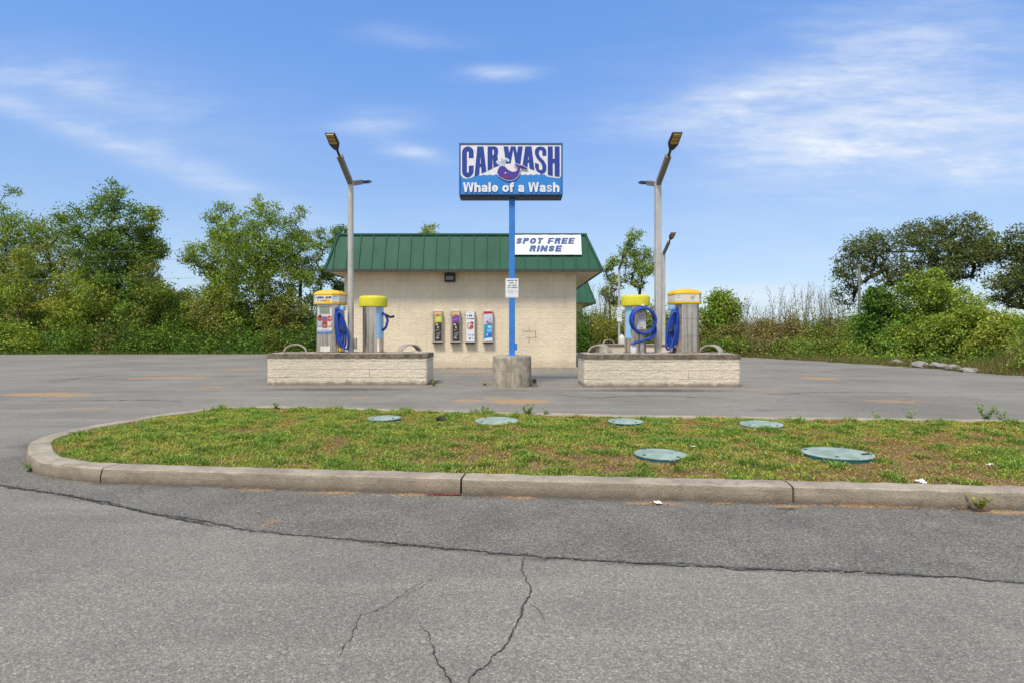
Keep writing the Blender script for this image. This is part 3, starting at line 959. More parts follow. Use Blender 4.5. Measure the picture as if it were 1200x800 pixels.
lid_labels = ['pale green round lid at the back left of the grass, left of the sign plinth',
              'teal round lid directly in front of the sign plinth, propped above the grass',
              'flat grey green round lid in front of the right masonry island, left half',
              'pale grey round lid at the back right of the grass island',
              'weathered teal round lid in the front middle with a pebble beside it',
              'largest pale teal round lid, front right of the grass with a dark mark']
for i, (x, y, d, tl) in enumerate(LIDS): lid(i, x, y, d, tl, lid_labels[i])


# weeds, litter, debris
def weed(x, y, z, h, n, spread, seed, label, col=(0.1, 0.19, 0.03), leaf=0.03, group=None, name='weed'):
    rng = np.random.default_rng(seed)
    t = thing(name, label, 'weed', (x, y, z), 0, group)
    V = []; C = []
    for s_ in range(n):
        a = rng.uniform(0, 6.28); ln = h * rng.uniform(0.5, 1.0)
        d = np.array([math.cos(a) * spread, math.sin(a) * spread, 1.0]); d /= np.linalg.norm(d)
        m = max(4, int(ln / (leaf * 0.45)))
        for k in range(m):
            p = d * ln * (k + 0.5) / m
            q = rng.uniform(0, 6.28); up = rng.uniform(0.0, 0.9); L = leaf * rng.uniform(0.7, 1.5); w = L * 0.32
            e = np.array([math.cos(q), math.sin(q), up]); e /= np.linalg.norm(e); sd = np.array([-math.sin(q), math.cos(q), 0])
            V += [p, p + e * L * 0.5 + sd * w, p + e * L, p + e * L * 0.5 - sd * w]
            C.append(np.array(col) * rng.uniform(0.65, 1.4))
    np_mesh('foliage', np.array(V), 4, M['grass'], np.array(C), t)
    return t


Y = 5.3; weed(gx(41, 5.25), 5.22, 0, 0.11, 16, 1.2, 1, 'bright green weed at the foot of the kerb at its left bend', (0.13, 0.22, 0.035))
weed(gx(1146, 4.03), 4.02, 0.02, 0.12, 15, 0.8, 2, 'yellowish weed sprouting from the front kerb face near the right edge', (0.3, 0.3, 0.05))
for k, (px, Y, h, n, lab) in enumerate(((1156, 7.62, 0.3, 12, 'tall leafy weed on the back kerb, rightmost of the tall ones'), (1066, 7.7, 0.2, 7, 'thin upright weed on the back kerb right of the pale lid'),
                                   (1027, 7.72, 0.12, 8, 'low tuft of weed on the back kerb above the large lid'), (1172, 7.6, 0.22, 9, 'thin pale weed beside the tallest one on the back kerb'),
                                   (324, 8.75, 0.14, 14, 'leafy weed on the back kerb at the left end of the grass'), (568, 8.2, 0.17, 16, 'dense leafy weed behind the teal lid, left of the plinth'),
                                   (618, 8.1, 0.2, 18, 'tallest leafy weed at the back kerb under the sign plinth'), (640, 8.1, 0.12, 10, 'small weed to the right of the tall one under the plinth'))):
    weed(gx(px, Y), Y, soil_z(gx(px, Y), Y), h, n, 0.55, 20 + k, lab, (0.2, 0.29, 0.05), 0.035)
weed(gx(508, 13.75), 13.75, 0, 0.14, 12, 0.8, 41, 'yellow green tuft at the right corner of the left masonry island', (0.26, 0.26, 0.03), 0.05)
weed(gx(568, 14.0), 14.0, 0, 0.08, 10, 1.4, 42, 'low yellow green tuft left of the sign plinth', (0.24, 0.24, 0.03), 0.05)
weed(gx(585, 14.05), 14.05, 0, 0.06, 8, 1.4, 43, 'tiny yellow green tuft touching the sign plinth', (0.24, 0.24, 0.03), 0.05)


def scrap(name, x, y, z, sx, sy, seed, label, mat, cat='litter'):
    rr = random.Random(seed); mb = MB(); n = 6
    for j in range(n + 1):
        for i in range(n + 1):
            u, v = i / n - 0.5, j / n - 0.5
            mb.v.append((u * sx * (1 + rr.uniform(-.15, .15)), v * sy * (1 + rr.uniform(-.15, .15)), 0.012 + 0.028 * sx / 0.08 * abs(noise.noise(Vector((u * 3.1, v * 3.1, seed))))))
    for j in range(n):
        for i in range(n):
            a = j * (n + 1) + i; mb.f.append((a, a + 1, a + n + 2, a + n + 1)); mb.c.append((1, 1, 1))
    o = mb.build(name, mat); o.location = (x, y, z); o.rotation_euler = (0, 0, rr.uniform(0, 3))
    return tag(o, label, cat)


def on_island(px, py):
    Y = (H - 0.16) * F / (py - HZ); return gx(px, Y), Y


scrap('paper_scrap', gx(765, 4.36), 4.2, 0.0, 0.06, 0.05, 1, 'white crumpled scrap on the road at the kerb foot', M['paper'])
x, y = on_island(1090, 562); y += .1; scrap('paper_scrap', x, y, soil_z(x, y) + 0.02, 0.1, 0.05, 3, 'white torn paper on the grass near the front right kerb', M['paper'])
x, y = on_island(812, 524); scrap('paper_scrap', x, y, soil_z(x, y) + 0.02, 0.05, 0.03, 5, 'small white scrap in the grass between the two front lids', M['paper'])
x, y = on_island(788, 538); scrap('pebble', x, y, soil_z(x, y) + 0.02, 0.05, 0.05, 7, 'pale pebble at the edge of the front middle lid', M['rock'], 'pebble')
x, y = on_island(1160, 545); scrap('paper_scrap', x, y, soil_z(x, y) + 0.03, 0.07, 0.02, 9, 'thin white sliver in the grass near the right edge', M['paper'])
mb = MB(); Y = 4.07; mb.tube([(gx(910, Y), Y, 0.012), (gx(922, Y), Y - 0.01, 0.01), (gx(931, Y), Y + 0.005, 0.008)], 0.004, 6)
tag(mb.build('stick', M['twig']), 'short grey stick lying on the road below the kerb', 'stick')
x, y = on_island(516, 491)
scrap('dead_leaf_clump', x, y, soil_z(x, y) + 0.02, 0.16, 0.1, 11, 'reddish brown dead leaf clump in the grass left of the teal lid', M['crack'], 'leaves')

rng = np.random.default_rng(77)
V = []; C = []
for px, py, w, n in ((765, 590, 30, 60), (390, 577, 35, 50), (500, 581, 40, 40), (1020, 592, 60, 130), (1110, 596, 50, 80), (850, 588, 20, 30), (316, 613, 10, 22), (560, 585, 25, 22), (20, 567, 25, 25), (700, 655, 60, 40), (460, 640, 60, 25), (985, 672, 50, 20), (60, 575, 30, 20)):
    for k in range(n):
        a, b = rng.normal(px, w * 0.6), rng.normal(py, 1.6)
        Y = H * F / (b - HZ); X = gx(a, Y); s_ = rng.uniform(0.003, 0.011); q = rng.uniform(0, 6.28)
        yf = float(np.interp(X, [p[0] for p in FRONT], [p[1] for p in FRONT]))
        Y = min(Y, yf - 0.012)
        c, d = math.cos(q) * s_, math.sin(q) * s_; z = rng.uniform(0.006, 0.014)
        V += [(X + c, Y + d, z), (X - d * .6, Y + c * .6, z + .004), (X - c, Y - d, z), (X + d * .6, Y - c * .6, z + 0.002)]
        C.append(np.array([0.42, 0.24, 0.13]) * rng.uniform(0.4, 1.5))
# clover flowers and dead bits through the grass
for k in range(500):
    X = rng.uniform(-4.8, 7.5); Y = rng.uniform(4.2, 8.6)
    if not inside(INNER_POLY, X, Y): continue
    z = soil_z(X, Y) + rng.uniform(0.01, 0.05); s_ = rng.uniform(0.004, 0.014); q = rng.uniform(0, 6.28); c, d = math.cos(q) * s_, math.sin(q) * s_
    V += [(X + c, Y + d, z), (X - d * .6, Y + c * .6, z + .006), (X - c, Y - d, z), (X + d * .6, Y - c * .6, z + 0.004)]
    C.append(np.array([0.5, 0.45, 0.36]) * rng.uniform(0.4, 1.5) if rng.random() < .5 else np.array([0.2, 0.07, 0.04]) * rng.uniform(0.6, 1.4))
tag(np_mesh('leaf_debris', np.array(V), 4, M['grass'], np.array(C)), kind='stuff', cat='debris', label='brown leaf crumbs scattered along the kerb foot and in the grass')
Y = 4.44; mb = MB()
mb.v += [(gx(505, 4.47), 4.475, 0.03), (gx(540, 4.42), 4.455, 0.028), (gx(540, 4.42), 4.40, 0.0075), (gx(500, 4.45), 4.42, 0.0075)]
mb.v = [(gx(503, 4.45), 4.462, 0.0075), (gx(520, 4.44), 4.455, 0.0075), (gx(541, 4.43), 4.445, 0.0075), (gx(540, 4.43), 4.418, 0.0075), (gx(522, 4.43), 4.424, 0.0075), (gx(500, 4.44), 4.438, 0.0075)]
mb.f = [(5, 4, 1, 0), (4, 3, 2, 1)]; mb.c = [(1, 1, 1)] * 2
tag(mb.build('red_paint_mark', M['red']), kind='structure')


# ------------------------------------------------------------------ main building
WX0, WX1, WY0, WY1 = gx(403.3, 20.9), gx(675.3, 20.9), 20.9, 31.5
EX0, EX1, EY0, EY1 = gx(380.5, 20.3), gx(705.5, 20.3), 20.3, 32.1
EZ = gz(317.8, 20.3)
TX0, TX1, TY0, TY1, TZ = gx(397, 20.75), gx(686, 20.75), 20.75, 31.6, gz(275.5, 20.75)


def mansard(prefix, root, ex, ey, ez, tx, ty, tz, seam=0.455):
    """green standing-seam mansard with soffit, fascia, flat top"""
    (ex0, ex1), (ey0, ey1), (tx0, tx1), (ty0, ty1) = ex, ey, tx, ty
    zf = ez + 0.05
    roof = MB()
    B = [(ex0, ey0, zf), (ex1, ey0, zf), (ex1, ey1, zf), (ex0, ey1, zf)]
    T = [(tx0, ty0, tz), (tx1, ty0, tz), (tx1, ty1, tz), (tx0, ty1, tz)]
    for k in range(4):
        j = (k + 1) % 4
        roof.face([B[k], B[j], T[j], T[k]])
        b0, b1, t0, t1 = map(Vector, (B[k], B[j], T[k], T[j]))
        along = (b1 - b0); L = along.length; along.normalize()
        nrm = along.cross((t0 - b0)).normalized()
        nrm = nrm if nrm.dot(Vector(((b0.x + b1.x) / 2 - (ex0 + ex1) / 2, (b0.y + b1.y) / 2 - (ey0 + ey1) / 2, 0))) > 0 else -nrm
        sin0 = (t0 - b0).dot(along); sin1 = (b1 - t1).dot(along); up = (t0 - b0) - along * sin0
        s_ = seam * 0.62
        while s_ < L - 0.15:
            # clip rib to the trapezoid
            tmax = 1.0
            if s_ < sin0: tmax = s_ / sin0
            if s_ > L - sin1: tmax = min(tmax, (L - s_) / sin1)
            p = b0 + along * s_; q = p + up * tmax * 0.985
            w = along * 0.013; h = nrm * 0.038
            a = [p - w, p + w, q + w, q - w]; c = [x + h for x in a]
            roof.face([c[0], c[1], c[2], c[3]]); roof.face([a[0], c[0], c[3], a[3]]); roof.face([c[1], a[1], a[2], c[2]]); roof.face([a[0], a[1], c[1], c[0]]); roof.face([a[3], c[3], c[2], a[2]])
            s_ += seam
        # hip cap at corner k
        cdir = (t0 - b0).normalized()
        roof.tube([b0 - cdir * 0.01, t0 + cdir * 0.01], 0.055, 8)
    r = roof.build('roof', M['roof'], root)
    trim = MB()
    e = 0.05
    for (xa, xb, ya, yb) in ((tx0 - e, tx1 + e, ty0 - e, ty0 + 0.08), (tx0 - e, tx1 + e, ty1 - 0.08, ty1 + e), (tx0 - e, tx0 + 0.08, ty0 + 0.085, ty1 - 0.085), (tx1 - 0.08, tx1 + e, ty0 + 0.085, ty1 - 0.085)):
        trim.box(xa, xb, ya, yb, tz - 0.03, tz + 0.05)
    trim.build('coping', M['roof'], r, bevel=0.008)
    fl = MB(); fl.face([(tx0 + .081, ty0 + .081, tz - .1), (tx1 - .081, ty0 + .081, tz - .1), (tx1 - .081, ty1 - .081, tz - .1), (tx0 + .081, ty1 - .081, tz - .1)])
    fl.build('roof_deck', M['roof_flat'], r)
    fa = MB(); d = 0.025
    for (xa, xb, ya, yb) in ((ex0 - d, ex1 + d, ey0 - d, ey0 + d), (ex0 - d, ex1 + d, ey1 - d, ey1 + d), (ex0 - d, ex0 + d, ey0 + d + .002, ey1 - d - .002), (ex1 - d, ex1 + d, ey0 + d + .002, ey1 - d - .002)):
        fa.box(xa, xb, ya, yb, ez - 0.035, zf + 0.012)
    fa.build('fascia', M['fascia'], r)
    return r


def building():
    b = thing('car_wash_building', 'cream block building with green mansard roof behind the tall blue sign', 'building', (0, 0, 0))
    w = MB()
    w.box(WX0, WX1, WY0, WY1, -0.1, EZ - 0.006)
    w.build('wall', M['wall'], b, bevel=0.02)
    ft = MB(); ft.box(WX0 - 0.04, WX1 + 0.04, WY0 - 0.05, WY1 + 0.04, -0.1, 0.035)
    ft.build('footing', M['topping'], b)
    r = mansard('main', b, (EX0, EX1), (EY0, EY1), EZ, (TX0, TX1), (TY0, TY1), TZ)
    s = MB(); s.box(EX0 + 0.026, EX1 - 0.026, EY0 + 0.026, EY1 - 0.026, EZ - 0.004, EZ + 0.02)
    s.build('soffit', M['soffit'], b)
    # stepped settlement crack in the block joints
    c = MB(); Yc = WY0 - 0.003; t = 0.012

    def h(px0, px1, py):
        z = gz(py, WY0); c.box(gx(px0, WY0), gx(px1, WY0), Yc - 0.002, Yc + 0.002, z - t / 2, z + t / 2)

    def v(px, py0, py1):
        xx = gx(px, WY0); c.box(xx - t / 2, xx + t / 2, Yc - 0.0035, Yc + 0.0005, gz(py1, WY0), gz(py0, WY0))
    h(612, 628, 388.2); v(620, 383.5, 388.2); v(627.5, 388.2, 395); h(617, 630, 395.3); v(620, 395.3, 402); h(612.5, 613.2, 390)
    c.build('crack', M['cap'], b)
    return b


building()


def rear_building():
    Y0 = 41.0
    b = thing('rear_wash_building', 'second cream building with green roof edge showing behind the first, at its right', 'building', (0, 0, 0))
    x1 = gx(683, Y0); ex1 = gx(698, Y0 - .7)
    ez = gz(355.5, Y0 - .7); tz = gz(331, Y0)
    w = MB(); w.box(-3, x1, Y0, Y0 + 10, -0.1, ez - 0.006); w.build('wall', M['wall'], b, bevel=0.02)
    mansard('rear', b, (-3.7, ex1), (Y0 - .7, Y0 + 10.6), ez, (-3.2, gx(688, Y0)), (Y0 - .1, Y0 + 10), tz)
    s = MB(); s.box(-3.67, ex1 - 0.026, Y0 - .67, Y0 + 10.57, ez - 0.004, ez + 0.02); s.build('soffit', M['soffit'], b)


rear_building()


# wall light
def wall_light():
    X, Z = gx(527.5, 20.9), gz(326, 20.9)
    t = thing('wall_light', 'black square floodlight on the cream wall under the eave', 'light', (X, WY0 - 0.021, Z))
    m = MB()
    m.v = [(-.2, 0, -.15), (.2, 0, -.15), (.2, 0, .15), (-.2, 0, .15), (-.18, -.13, -.15), (.18, -.13, -.15), (.2, -.16, .15), (-.2, -.16, .15)]
    m.f = [(0, 3, 2, 1), (4, 5, 6, 7), (0, 1, 5, 4), (1, 2, 6, 5), (2, 3, 7, 6), (3, 0, 4, 7)]; m.c = [(1, 1, 1)] * 6
    h = m.build('housing', M['black'], t, bevel=0.012)
    l = MB(); l.box(-.14, .14, -.155, -.13, -.1, .09); l.build('lens', M['glass'], t, bevel=0.01, rot=(math.radians(-5), 0, 0))
    k = MB(); k.tube([(0, -0.02, .14), (0, -0.02, .19)], 0.025, 10); k.build('conduit', M['black'], t)


wall_light()


# banner
def banner():
    t = thing('banner', 'white SPOT FREE RINSE banner hung on the green roof', 'banner', (gx(596.5, 20.5), 20.5, gz(276.5, 20.6)))
    Yt, Yb = TY0 - 0.07, EY0 + 0.1
    # follow the roof slope: a plane lying 6 cm off the ribs
    up = Vector((0, TY0 - EY0, TZ - EZ - .05)).normalized(); vdir = -up; n = Vector((0, -up.z, up.y))
    top = Vector((0, TY0, TZ)) + n * 0.07 - up * 0.03
    w = gx(681, 20.6) - gx(596.5, 20.6); hgt = 0.80
    t.location = (gx(596.5, 20.6), top.y, top.z)
    mb = MB(); N = 24
    for j in range(9):
        for i in range(N + 1):
            u = i / N; v = j / 8
            sag = -0.012 * math.sin(u * math.pi * 4) * (1 - v) ** 2 if j == 0 else 0
            rip = 0.006 * math.sin(u * 21 + v * 3)
            p = Vector((u * w, 0, 0)) + vdir * (v * hgt + abs(sag)) + n * rip * 0.4
            mb.v.append(tuple(p))
    for j in range(8):
        for i in range(N):
            a = j * (N + 1) + i; mb.f.append((a, a + N + 1, a + N + 2, a + 1)); mb.c.append((1, 1, 1))
    mb.build('sheet', M['banner'], t, smooth=True)
    p = Print((0, 0, 0) , (1, 0, 0), vdir, n, w / 430.0)
    p.o = Vector((0, 0, 0)) + n * 0.006
    blue = (0.013, 0.075, 0.28)
    p.letters('SPOT FREE', 43, 22, 390, 62, blue, 0.385, shear=0.24, gap=0.17, space=0.55)
    p.letters('RINSE', 124, 73, 313, 113, blue, 0.385, shear=0.24, gap=0.17)
    p.build('lettering', t)


banner()


# vending machines on the wall
def vending(px, label, draw):
    Y0 = WY0
    X = gx(px, Y0); zb, zt = gz(402.5, Y0), gz(364.5, Y0)
    t = thing('vending_box', label, 'vending machine', (X, Y0 - 0.022, zb), 0, 'vending boxes on the front wall')
    w, d, h = 0.36, 0.16, zt - zb
    m = MB(); m.box(-w / 2, w / 2, -d, 0, 0.05, h); m.build('cabinet', M['galv'], t, bevel=0.008)
    m = MB(); m.box(-w / 2 + .005, w / 2 - .005, -d + .01, 0, 0, 0.047); m.build('tray', M['black'], t)
    m = MB(); m.box(-w / 2 - .015, w / 2 + .015, -d - 0.02, -d + .03, 0.05, 0.075); m.build('tray_lip', M['galv'], t)
    m = MB(); m.box(-w / 2 - .03, -w / 2 - 0.001, -d + .02, -d + .06, h * .84, h * .9); m.build('lock', M['steel_dark'], t)
    p = Print((-w / 2, -d - 0.002, h), (1, 0, 0), (0, 0, -1), (0, -1, 0), w / 100.0)
    draw(p, h / w * 100.0)
    p.build('poster', t)


def ad_dark(tint, accent):
    def f(p, Ht):
        p.rect(10, 8, 95, Ht - 24, (0.3, 0.24, 0.18))
        p.rect(14, 10, 92, 42, (0.62, 0.34, 0.2))
        p.poly([(28, 20), (90, 14), (94, 38), (30, 48)], (0.7, 0.52, 0.24))
        p.ell(55, 42, 16, 7, (0.5, 0.1, 0.05))
        p.rect(26, 118, 94, Ht - 26, (0.025, 0.025, 0.022))
        p.poly([(26, 60), (92, 50), (94, 112), (24, 120)], tint)
        p.poly([(34, 84), (78, 72), (82, 84), (38, 96)], accent)
        p.ell(46, 138, 13, 12, (0.45, 0.44, 0.4)); p.ell(58, 165, 9, 10, (0.6, 0.55, 0.25)); p.ell(76, 132, 8, 8, (0.12, 0.1, 0.08))
        p.poly([(34, 188), (76, 180), (70, 194), (38, 206)], (0.2, 0.18, 0.15))
        p.poly([(40, 226), (84, 210), (86, 222), (42, 240)], (0.25, 0.22, 0.2)); p.poly([(38, 252), (70, 232), (84, 240), (46, 268)], (0.22, 0.19, 0.2))
        p.ell(54, 272, 15, 10, (0.4, 0.36, 0.42)); p.scribble(36, Ht - 62, 88, Ht - 50, (0.3, 0.27, 0.27), 3)
    return f


def ad_white(p, Ht):
    p.rect(10, 8, 93, Ht - 22, (0.78, 0.78, 0.79))
    p.scribble(40, 18, 62, 26, (0.15, 0.3, 0.5), 3)
    p.scribble(20, 40, 88, 60, (0.03, 0.03, 0.06), 4, 0.2); p.scribble(20, 74, 38, 86, (0.03, 0.03, 0.06), 5, 0.2); p.scribble(46, 74, 90, 86, (0.03, 0.03, 0.06), 6, 0.2)
    p.ell(52, 150, 36, 36, (0.62, 0.3, 0.3)); p.ell(48, 154, 22, 24, (0.75, 0.66, 0.62)); p.ell(66, 164, 18, 20, (0.5, 0.06, 0.08)); p.poly([(60, 108), (88, 116), (80, 134), (64, 128)], (0.12, 0.03, 0.05))
    p.poly([(30, 140), (60, 128), (66, 138), (34, 152)], (0.7, 0.55, 0.3)); p.ell(40, 176, 10, 8, (0.7, 0.12, 0.1))
    p.scribble(26, 234, 88, 248, (0.18, 0.4, 0.62), 9, 0.3); p.scribble(40, 268, 78, 284, (0.04, 0.05, 0.12), 10, 0.2)


def ad_blue(p, Ht):
    p.rect(10, 8, 95, Ht - 22, (0.62, 0.66, 0.76))
    p.rect(10, 8, 95, 36, (0.42, 0.03, 0.04)); p.poly([(30, 34), (90, 30), (86, 52), (40, 54)], (0.72, 0.62, 0.62))
    p.ell(56, 86, 30, 24, (0.62, 0.58, 0.76)); p.ell(74, 90, 14, 20, (0.3, 0.5, 0.72)); p.ell(44, 112, 16, 10, (0.45, 0.12, 0.2)); p.poly([(40, 122), (90, 114), (92, 134), (44, 138)], (0.25, 0.2, 0.2))
    p.rect(12, 134, 95, Ht - 50, (0.02, 0.22, 0.55)); p.poly([(12, 134), (50, 134), (30, 200), (12, 240)], (0.02, 0.36, 0.45))
    p.rect(48, 150, 88, 172, (0.5, 0.7, 0.85)); p.poly([(40, 184), (90, 178), (92, 214), (42, 220)], (0.2, 0.48, 0.75))
    p.ell(40, 240, 10, 14, (0.3, 0.5, 0.75)); p.ell(70, 244, 14, 8, (0.05, 0.12, 0.5))
    p.poly([(20, Ht - 52), (94, Ht - 62), (95, Ht - 30), (20, Ht - 26)], (0.76, 0.78, 0.8))


vending(513.2, 'wall vending box with a yellow and black advert, leftmost of four', ad_dark((0.62, 0.6, 0.05), (0.75, 0.75, 0.3)))
vending(534.0, 'wall vending box with a purple and black advert', ad_dark((0.2, 0.05, 0.34), (0.36, 0.16, 0.5)))
vending(551.2, 'wall vending box with a white advert and red round picture', ad_white)
vending(572.0, 'wall vending box with a red topped blue advert, nearest the blue post', ad_blue)


# ------------------------------------------------------------------ pole sign
def pole_sign():
    Y = 13.75
    X = gx(600, Y)
    pl = thing('sign_plinth', 'round weathered concrete plinth under the blue sign post', 'plinth', (X, Y, 0))
    rr = 0.463; m = MB()
    m.rings(circ(48, 1.0), [(rr * .985, -.05), (rr, .02), (rr, .35), (rr * .99, .355), (rr * .99, .37), (rr, .375), (rr, .66), (rr, .70), (rr * .96, .73)])
    m.build('drum', M['plinth'], pl, smooth=True, auto=35)
    g = thing('electric_box', 'small dark box on the ground at the right of the sign plinth', 'box', (gx(626, 13.6), 13.6, 0))
    m = MB(); m.box(-.055, .055, -.06, .06, 0, .2); m.build('body', M['cap'], g, bevel=0.01)
    m = MB(); m.box(-.045, .045, -.065, -.058, .1, .18); m.build('cover', M['black'], g)
    t = thing('pole_sign', 'tall blue post carrying the CAR WASH whale sign box', 'sign', (X, Y, 0.73))
    zs = gz(231.5, Y - .2)
    p = MB(); p.box(-.072, .072, -.072, .072, -0.01, zs - .73 - .0)
    p.build('post', M['bluepost'], t, bevel=0.012)
    m = MB(); m.box(-.14, .14, -.14, .14, -0.012, 0.012); m.build('base_plate', M['bluepost'], t, bevel=0.004)
    jb = MB(); jb.box(.074, .125, -.05, .05, gz(410, Y) - .73, gz(402, Y) - .73); jb.build('junction_box', M['bluepost'], t, bevel=0.006)
    # cabinet
    k = 2.42 / 1117.0
    x0, x1 = gx(538, Y - .2), gx(659.5, Y - .2); W = x1 - x0; k = W / 1117.0
    z1 = gz(168, Y - .2); z0 = gz(230.5, Y - .2)
    m = MB(); m.box(x0 - X, x1 - X, -.2, .2, z0 - .73 + .035, z1 - .73); cab = m.build('cabinet', M['signblue'], t, bevel=0.012)
    m = MB(); m.box(x0 - X + .01, x1 - X - .01, -.19, .19, z0 - .73 - .01, z0 - .73 + .034); m.build('cabinet_base', M['signunder'], t)
    d = MB(); a, b, c, e = x0 - X, x1 - X, z0 - .73 + .035, z1 - .73; f = .035
    for q in ((a, b, c, c + f), (a, b, e - f, e), (a, a + f, c + f + .001, e - f - .001), (b - f, b, c + f + .001, e - f - .001)):
        d.box(q[0], q[1], -.222, -.2005, q[2], q[3])
    d.build('frame', M['signblue'], t, bevel=0.004)
    Ht = (z1 - z0 - .035) / k
    pr = Print((x0 - X, -.201, z1 - .73), (1, 0, 0), (0, 0, -1), (0, -1, 0), k)
    pr_sign(pr, Ht)
    pr.build('sign_face', t)
    # notice plate on the post
    n = thing('notice_plate', 'small white printed notice fixed on the blue sign post', 'sign', (X, Y - .0745, 0))
    za, zb = gz(327, Y), gz(349.3, Y); w = 0.31
    m = MB(); m.box(-w / 2, w / 2, -.008, 0, zb, za); m.build('plate', M['banner'], n, bevel=0.002)
    q = Print((-w / 2, -.009, za), (1, 0, 0), (0, 0, -1), (0, -1, 0), w / 100.0)
    q.rect(1, 1, 99, 140, (0.79, 0.79, 0.79))
    q.scribble(14, 10, 92, 21, (0.02, 0.05, 0.06), 1, 0.25); q.scribble(22, 29, 62, 39, (0.04, 0.02, 0.04), 2, 0.25); q.scribble(66, 29, 84, 39, (0.4, 0.05, 0.05), 2, 0.25)
    q.scribble(20, 48, 86, 57, (0.02, 0.04, 0.06), 3, 0.25); q.scribble(10, 65, 92, 73, (0.02, 0.2, 0.12), 4, 0.25)
    q.scribble(18, 84, 84, 88, (0.45, 0.4, 0.5), 5, 0.3); q.scribble(12, 98, 90, 104, (0.5, 0.3, 0.4), 6, 0.3); q.scribble(30, 116, 70, 120, (0.5, 0.5, 0.55), 7)
    q.build('printing', n)


def pr_sign(p, Ht):
    white = (0.78, 0.76, 0.78); blue = (0.012, 0.045, 0.30); sea = (0.028, 0.23, 0.62); purple = (0.075, 0.035, 0.30); deep = (0.05, 0.03, 0.2)
    W = 1117
    X = lambda x: x - 33
    Yv = lambda y: y - 75
    p.rect(8, 8, W - 8, Ht - 8, sea)
    # white upper panel with the scalloped water line
    wave = [(X(48), Yv(412))]
    wave = [(X(48), Yv(420)), (X(60), Yv(432)), (X(80), Yv(452)), (X(110), Yv(458)), (X(150), Yv(452)), (X(190), Yv(436)), (X(215), Yv(430))]
    for a, b, y in ((230, 300, 418), (300, 365, 416), (365, 430, 416), (430, 470, 414)):
        for k in range(7):
            t = k / 6; wave.append((X(a + (b - a) * t), Yv(y + 11 * math.sin(t * math.pi) - 4)))
    wave += [(X(500), Yv(440)), (X(600), Yv(440)), (X(680), Yv(415))]
    for a, b, y in ((690, 745, 414), (745, 805, 414), (805, 860, 414), (860, 920, 410)):
        for k in range(7):
            t = k / 6; wave.append((X(a + (b - a) * t), Yv(y + 11 * math.sin(t * math.pi) - 4)))
    wave += [(X(960), Yv(418)), (X(985), Yv(436)), (X(1030), Yv(444)), (X(1080), Yv(452)), (X(1115), Yv(452)), (X(1128), Yv(436)), (X(1132), Yv(418))]
    # split into strips so that each polygon stays simple
    p.layer += 1
    top = Yv(94)
    for (xa, ya), (xb, yb) in zip(wave[:-1], wave[1:]):
        if xb - xa < 0.5: continue
        p.poly([(xa, top), (xb, top), (xb, yb), (xa, ya)], white, keep=True)
    # arched lettering, one glyph at a time so each fills its own width
    xs = [65, 128, 190, 260, 325, 400, 455, 515, 615, 715, 780, 840, 900, 970, 1050, 1115]
    ysb = [447, 449, 440, 410, 385, 345, 322, 298, 292, 318, 345, 368, 404, 412, 432, 437]
    warp = lambda x: float(np.interp(x + 33, xs, [y - 75 for y in ysb]))
    for ch, xa, xb in (('C', 65, 190), ('A', 198, 328), ('R', 340, 458), ('W', 512, 718), ('A', 716, 844), ('S', 850, 972), ('H', 988, 1115)):
        wd = xb - xa
        p.letters(ch, X(xa), Yv(113), X(xb), Yv(440), blue, (53 / wd) * {'W': 1.55}.get(ch, 1.0) * {'A': 1.06, 'W': 1.08}.get(ch, 1.0), warp=warp)
    # spout
    for cx, cy, rx, ry, rot in ((470, 292, 34, 15, .5), (500, 270, 22, 36, -.2), (525, 262, 34, 12, -.4), (545, 262, 24, 10, .2), (492, 305, 24, 12, 0), (512, 240, 12, 14, .3), (480, 262, 16, 12, .6)):
        p.ell(X(cx), Yv(cy), rx + 7, ry + 7, white, rot=rot)
    for cx, cy, rx, ry, rot, c in ((470, 292, 26, 10, .5, (.45, .58, .66)), (500, 272, 14, 28, -.2, (.32, .52, .6)), (525, 262, 26, 7, -.4, (.4, .56, .66)), (545, 264, 18, 6, .2, (.3, .48, .6)), (495, 306, 18, 7, 0, (.55, .64, .68))):
        p.ell(X(cx), Yv(cy), rx, ry, c, rot=rot)
    # whale with a white outline
    body = [(445, 400), (448, 372), (460, 346), (478, 330), (500, 322), (520, 328), (545, 352), (575, 376), (605, 388), (635, 388), (655, 374), (664, 350), (650, 332), (632, 320), (628, 308), (650, 304), (672, 312), (690, 318),
            (715, 320), (745, 336), (772, 354), (768, 366), (735, 362), (700, 354), (690, 372), (682, 404), (666, 436), (640, 462), (605, 478), (565, 480), (525, 470), (490, 452), (462, 432)]
    cx = sum(q[0] for q in body) / len(body); cy = sum(q[1] for q in body) / len(body)
    # outline: each edge thickened
    p.layer += 1
    for (xa, ya), (xb, yb) in zip(body, body[1:] + body[:1]):
        dx, dy = xb - xa, yb - ya; L = math.hypot(dx, dy); nx, ny = -dy / L * 5, dx / L * 5
        p.poly([(X(xa + nx), Yv(ya + ny)), (X(xb + nx), Yv(yb + ny)), (X(xb - nx), Yv(yb - ny)), (X(xa - nx), Yv(ya - ny))], white, keep=True)
    # concave body: fan of quads between upper and lower contour
    p.layer += 1
    lower = [(445, 400), (462, 432), (490, 452), (525, 470), (565, 480), (605, 478), (640, 462), (666, 436), (682, 404), (690, 372), (692, 352)]
    upper = [(445, 398), (450, 368), (470, 334), (500, 322), (528, 334), (560, 366), (605, 388), (640, 386), (656, 372), (664, 350), (664, 338)]
    for i in range(len(lower) - 1):
        p.poly([(X(a), Yv(b)) for a, b in (upper[i], upper[i + 1], lower[i + 1], lower[i])], purple, keep=True)
    p.poly([(X(a), Yv(b)) for a, b in ((628, 308), (650, 304), (680, 316), (694, 340), (692, 356), (664, 350), (648, 330))], purple)
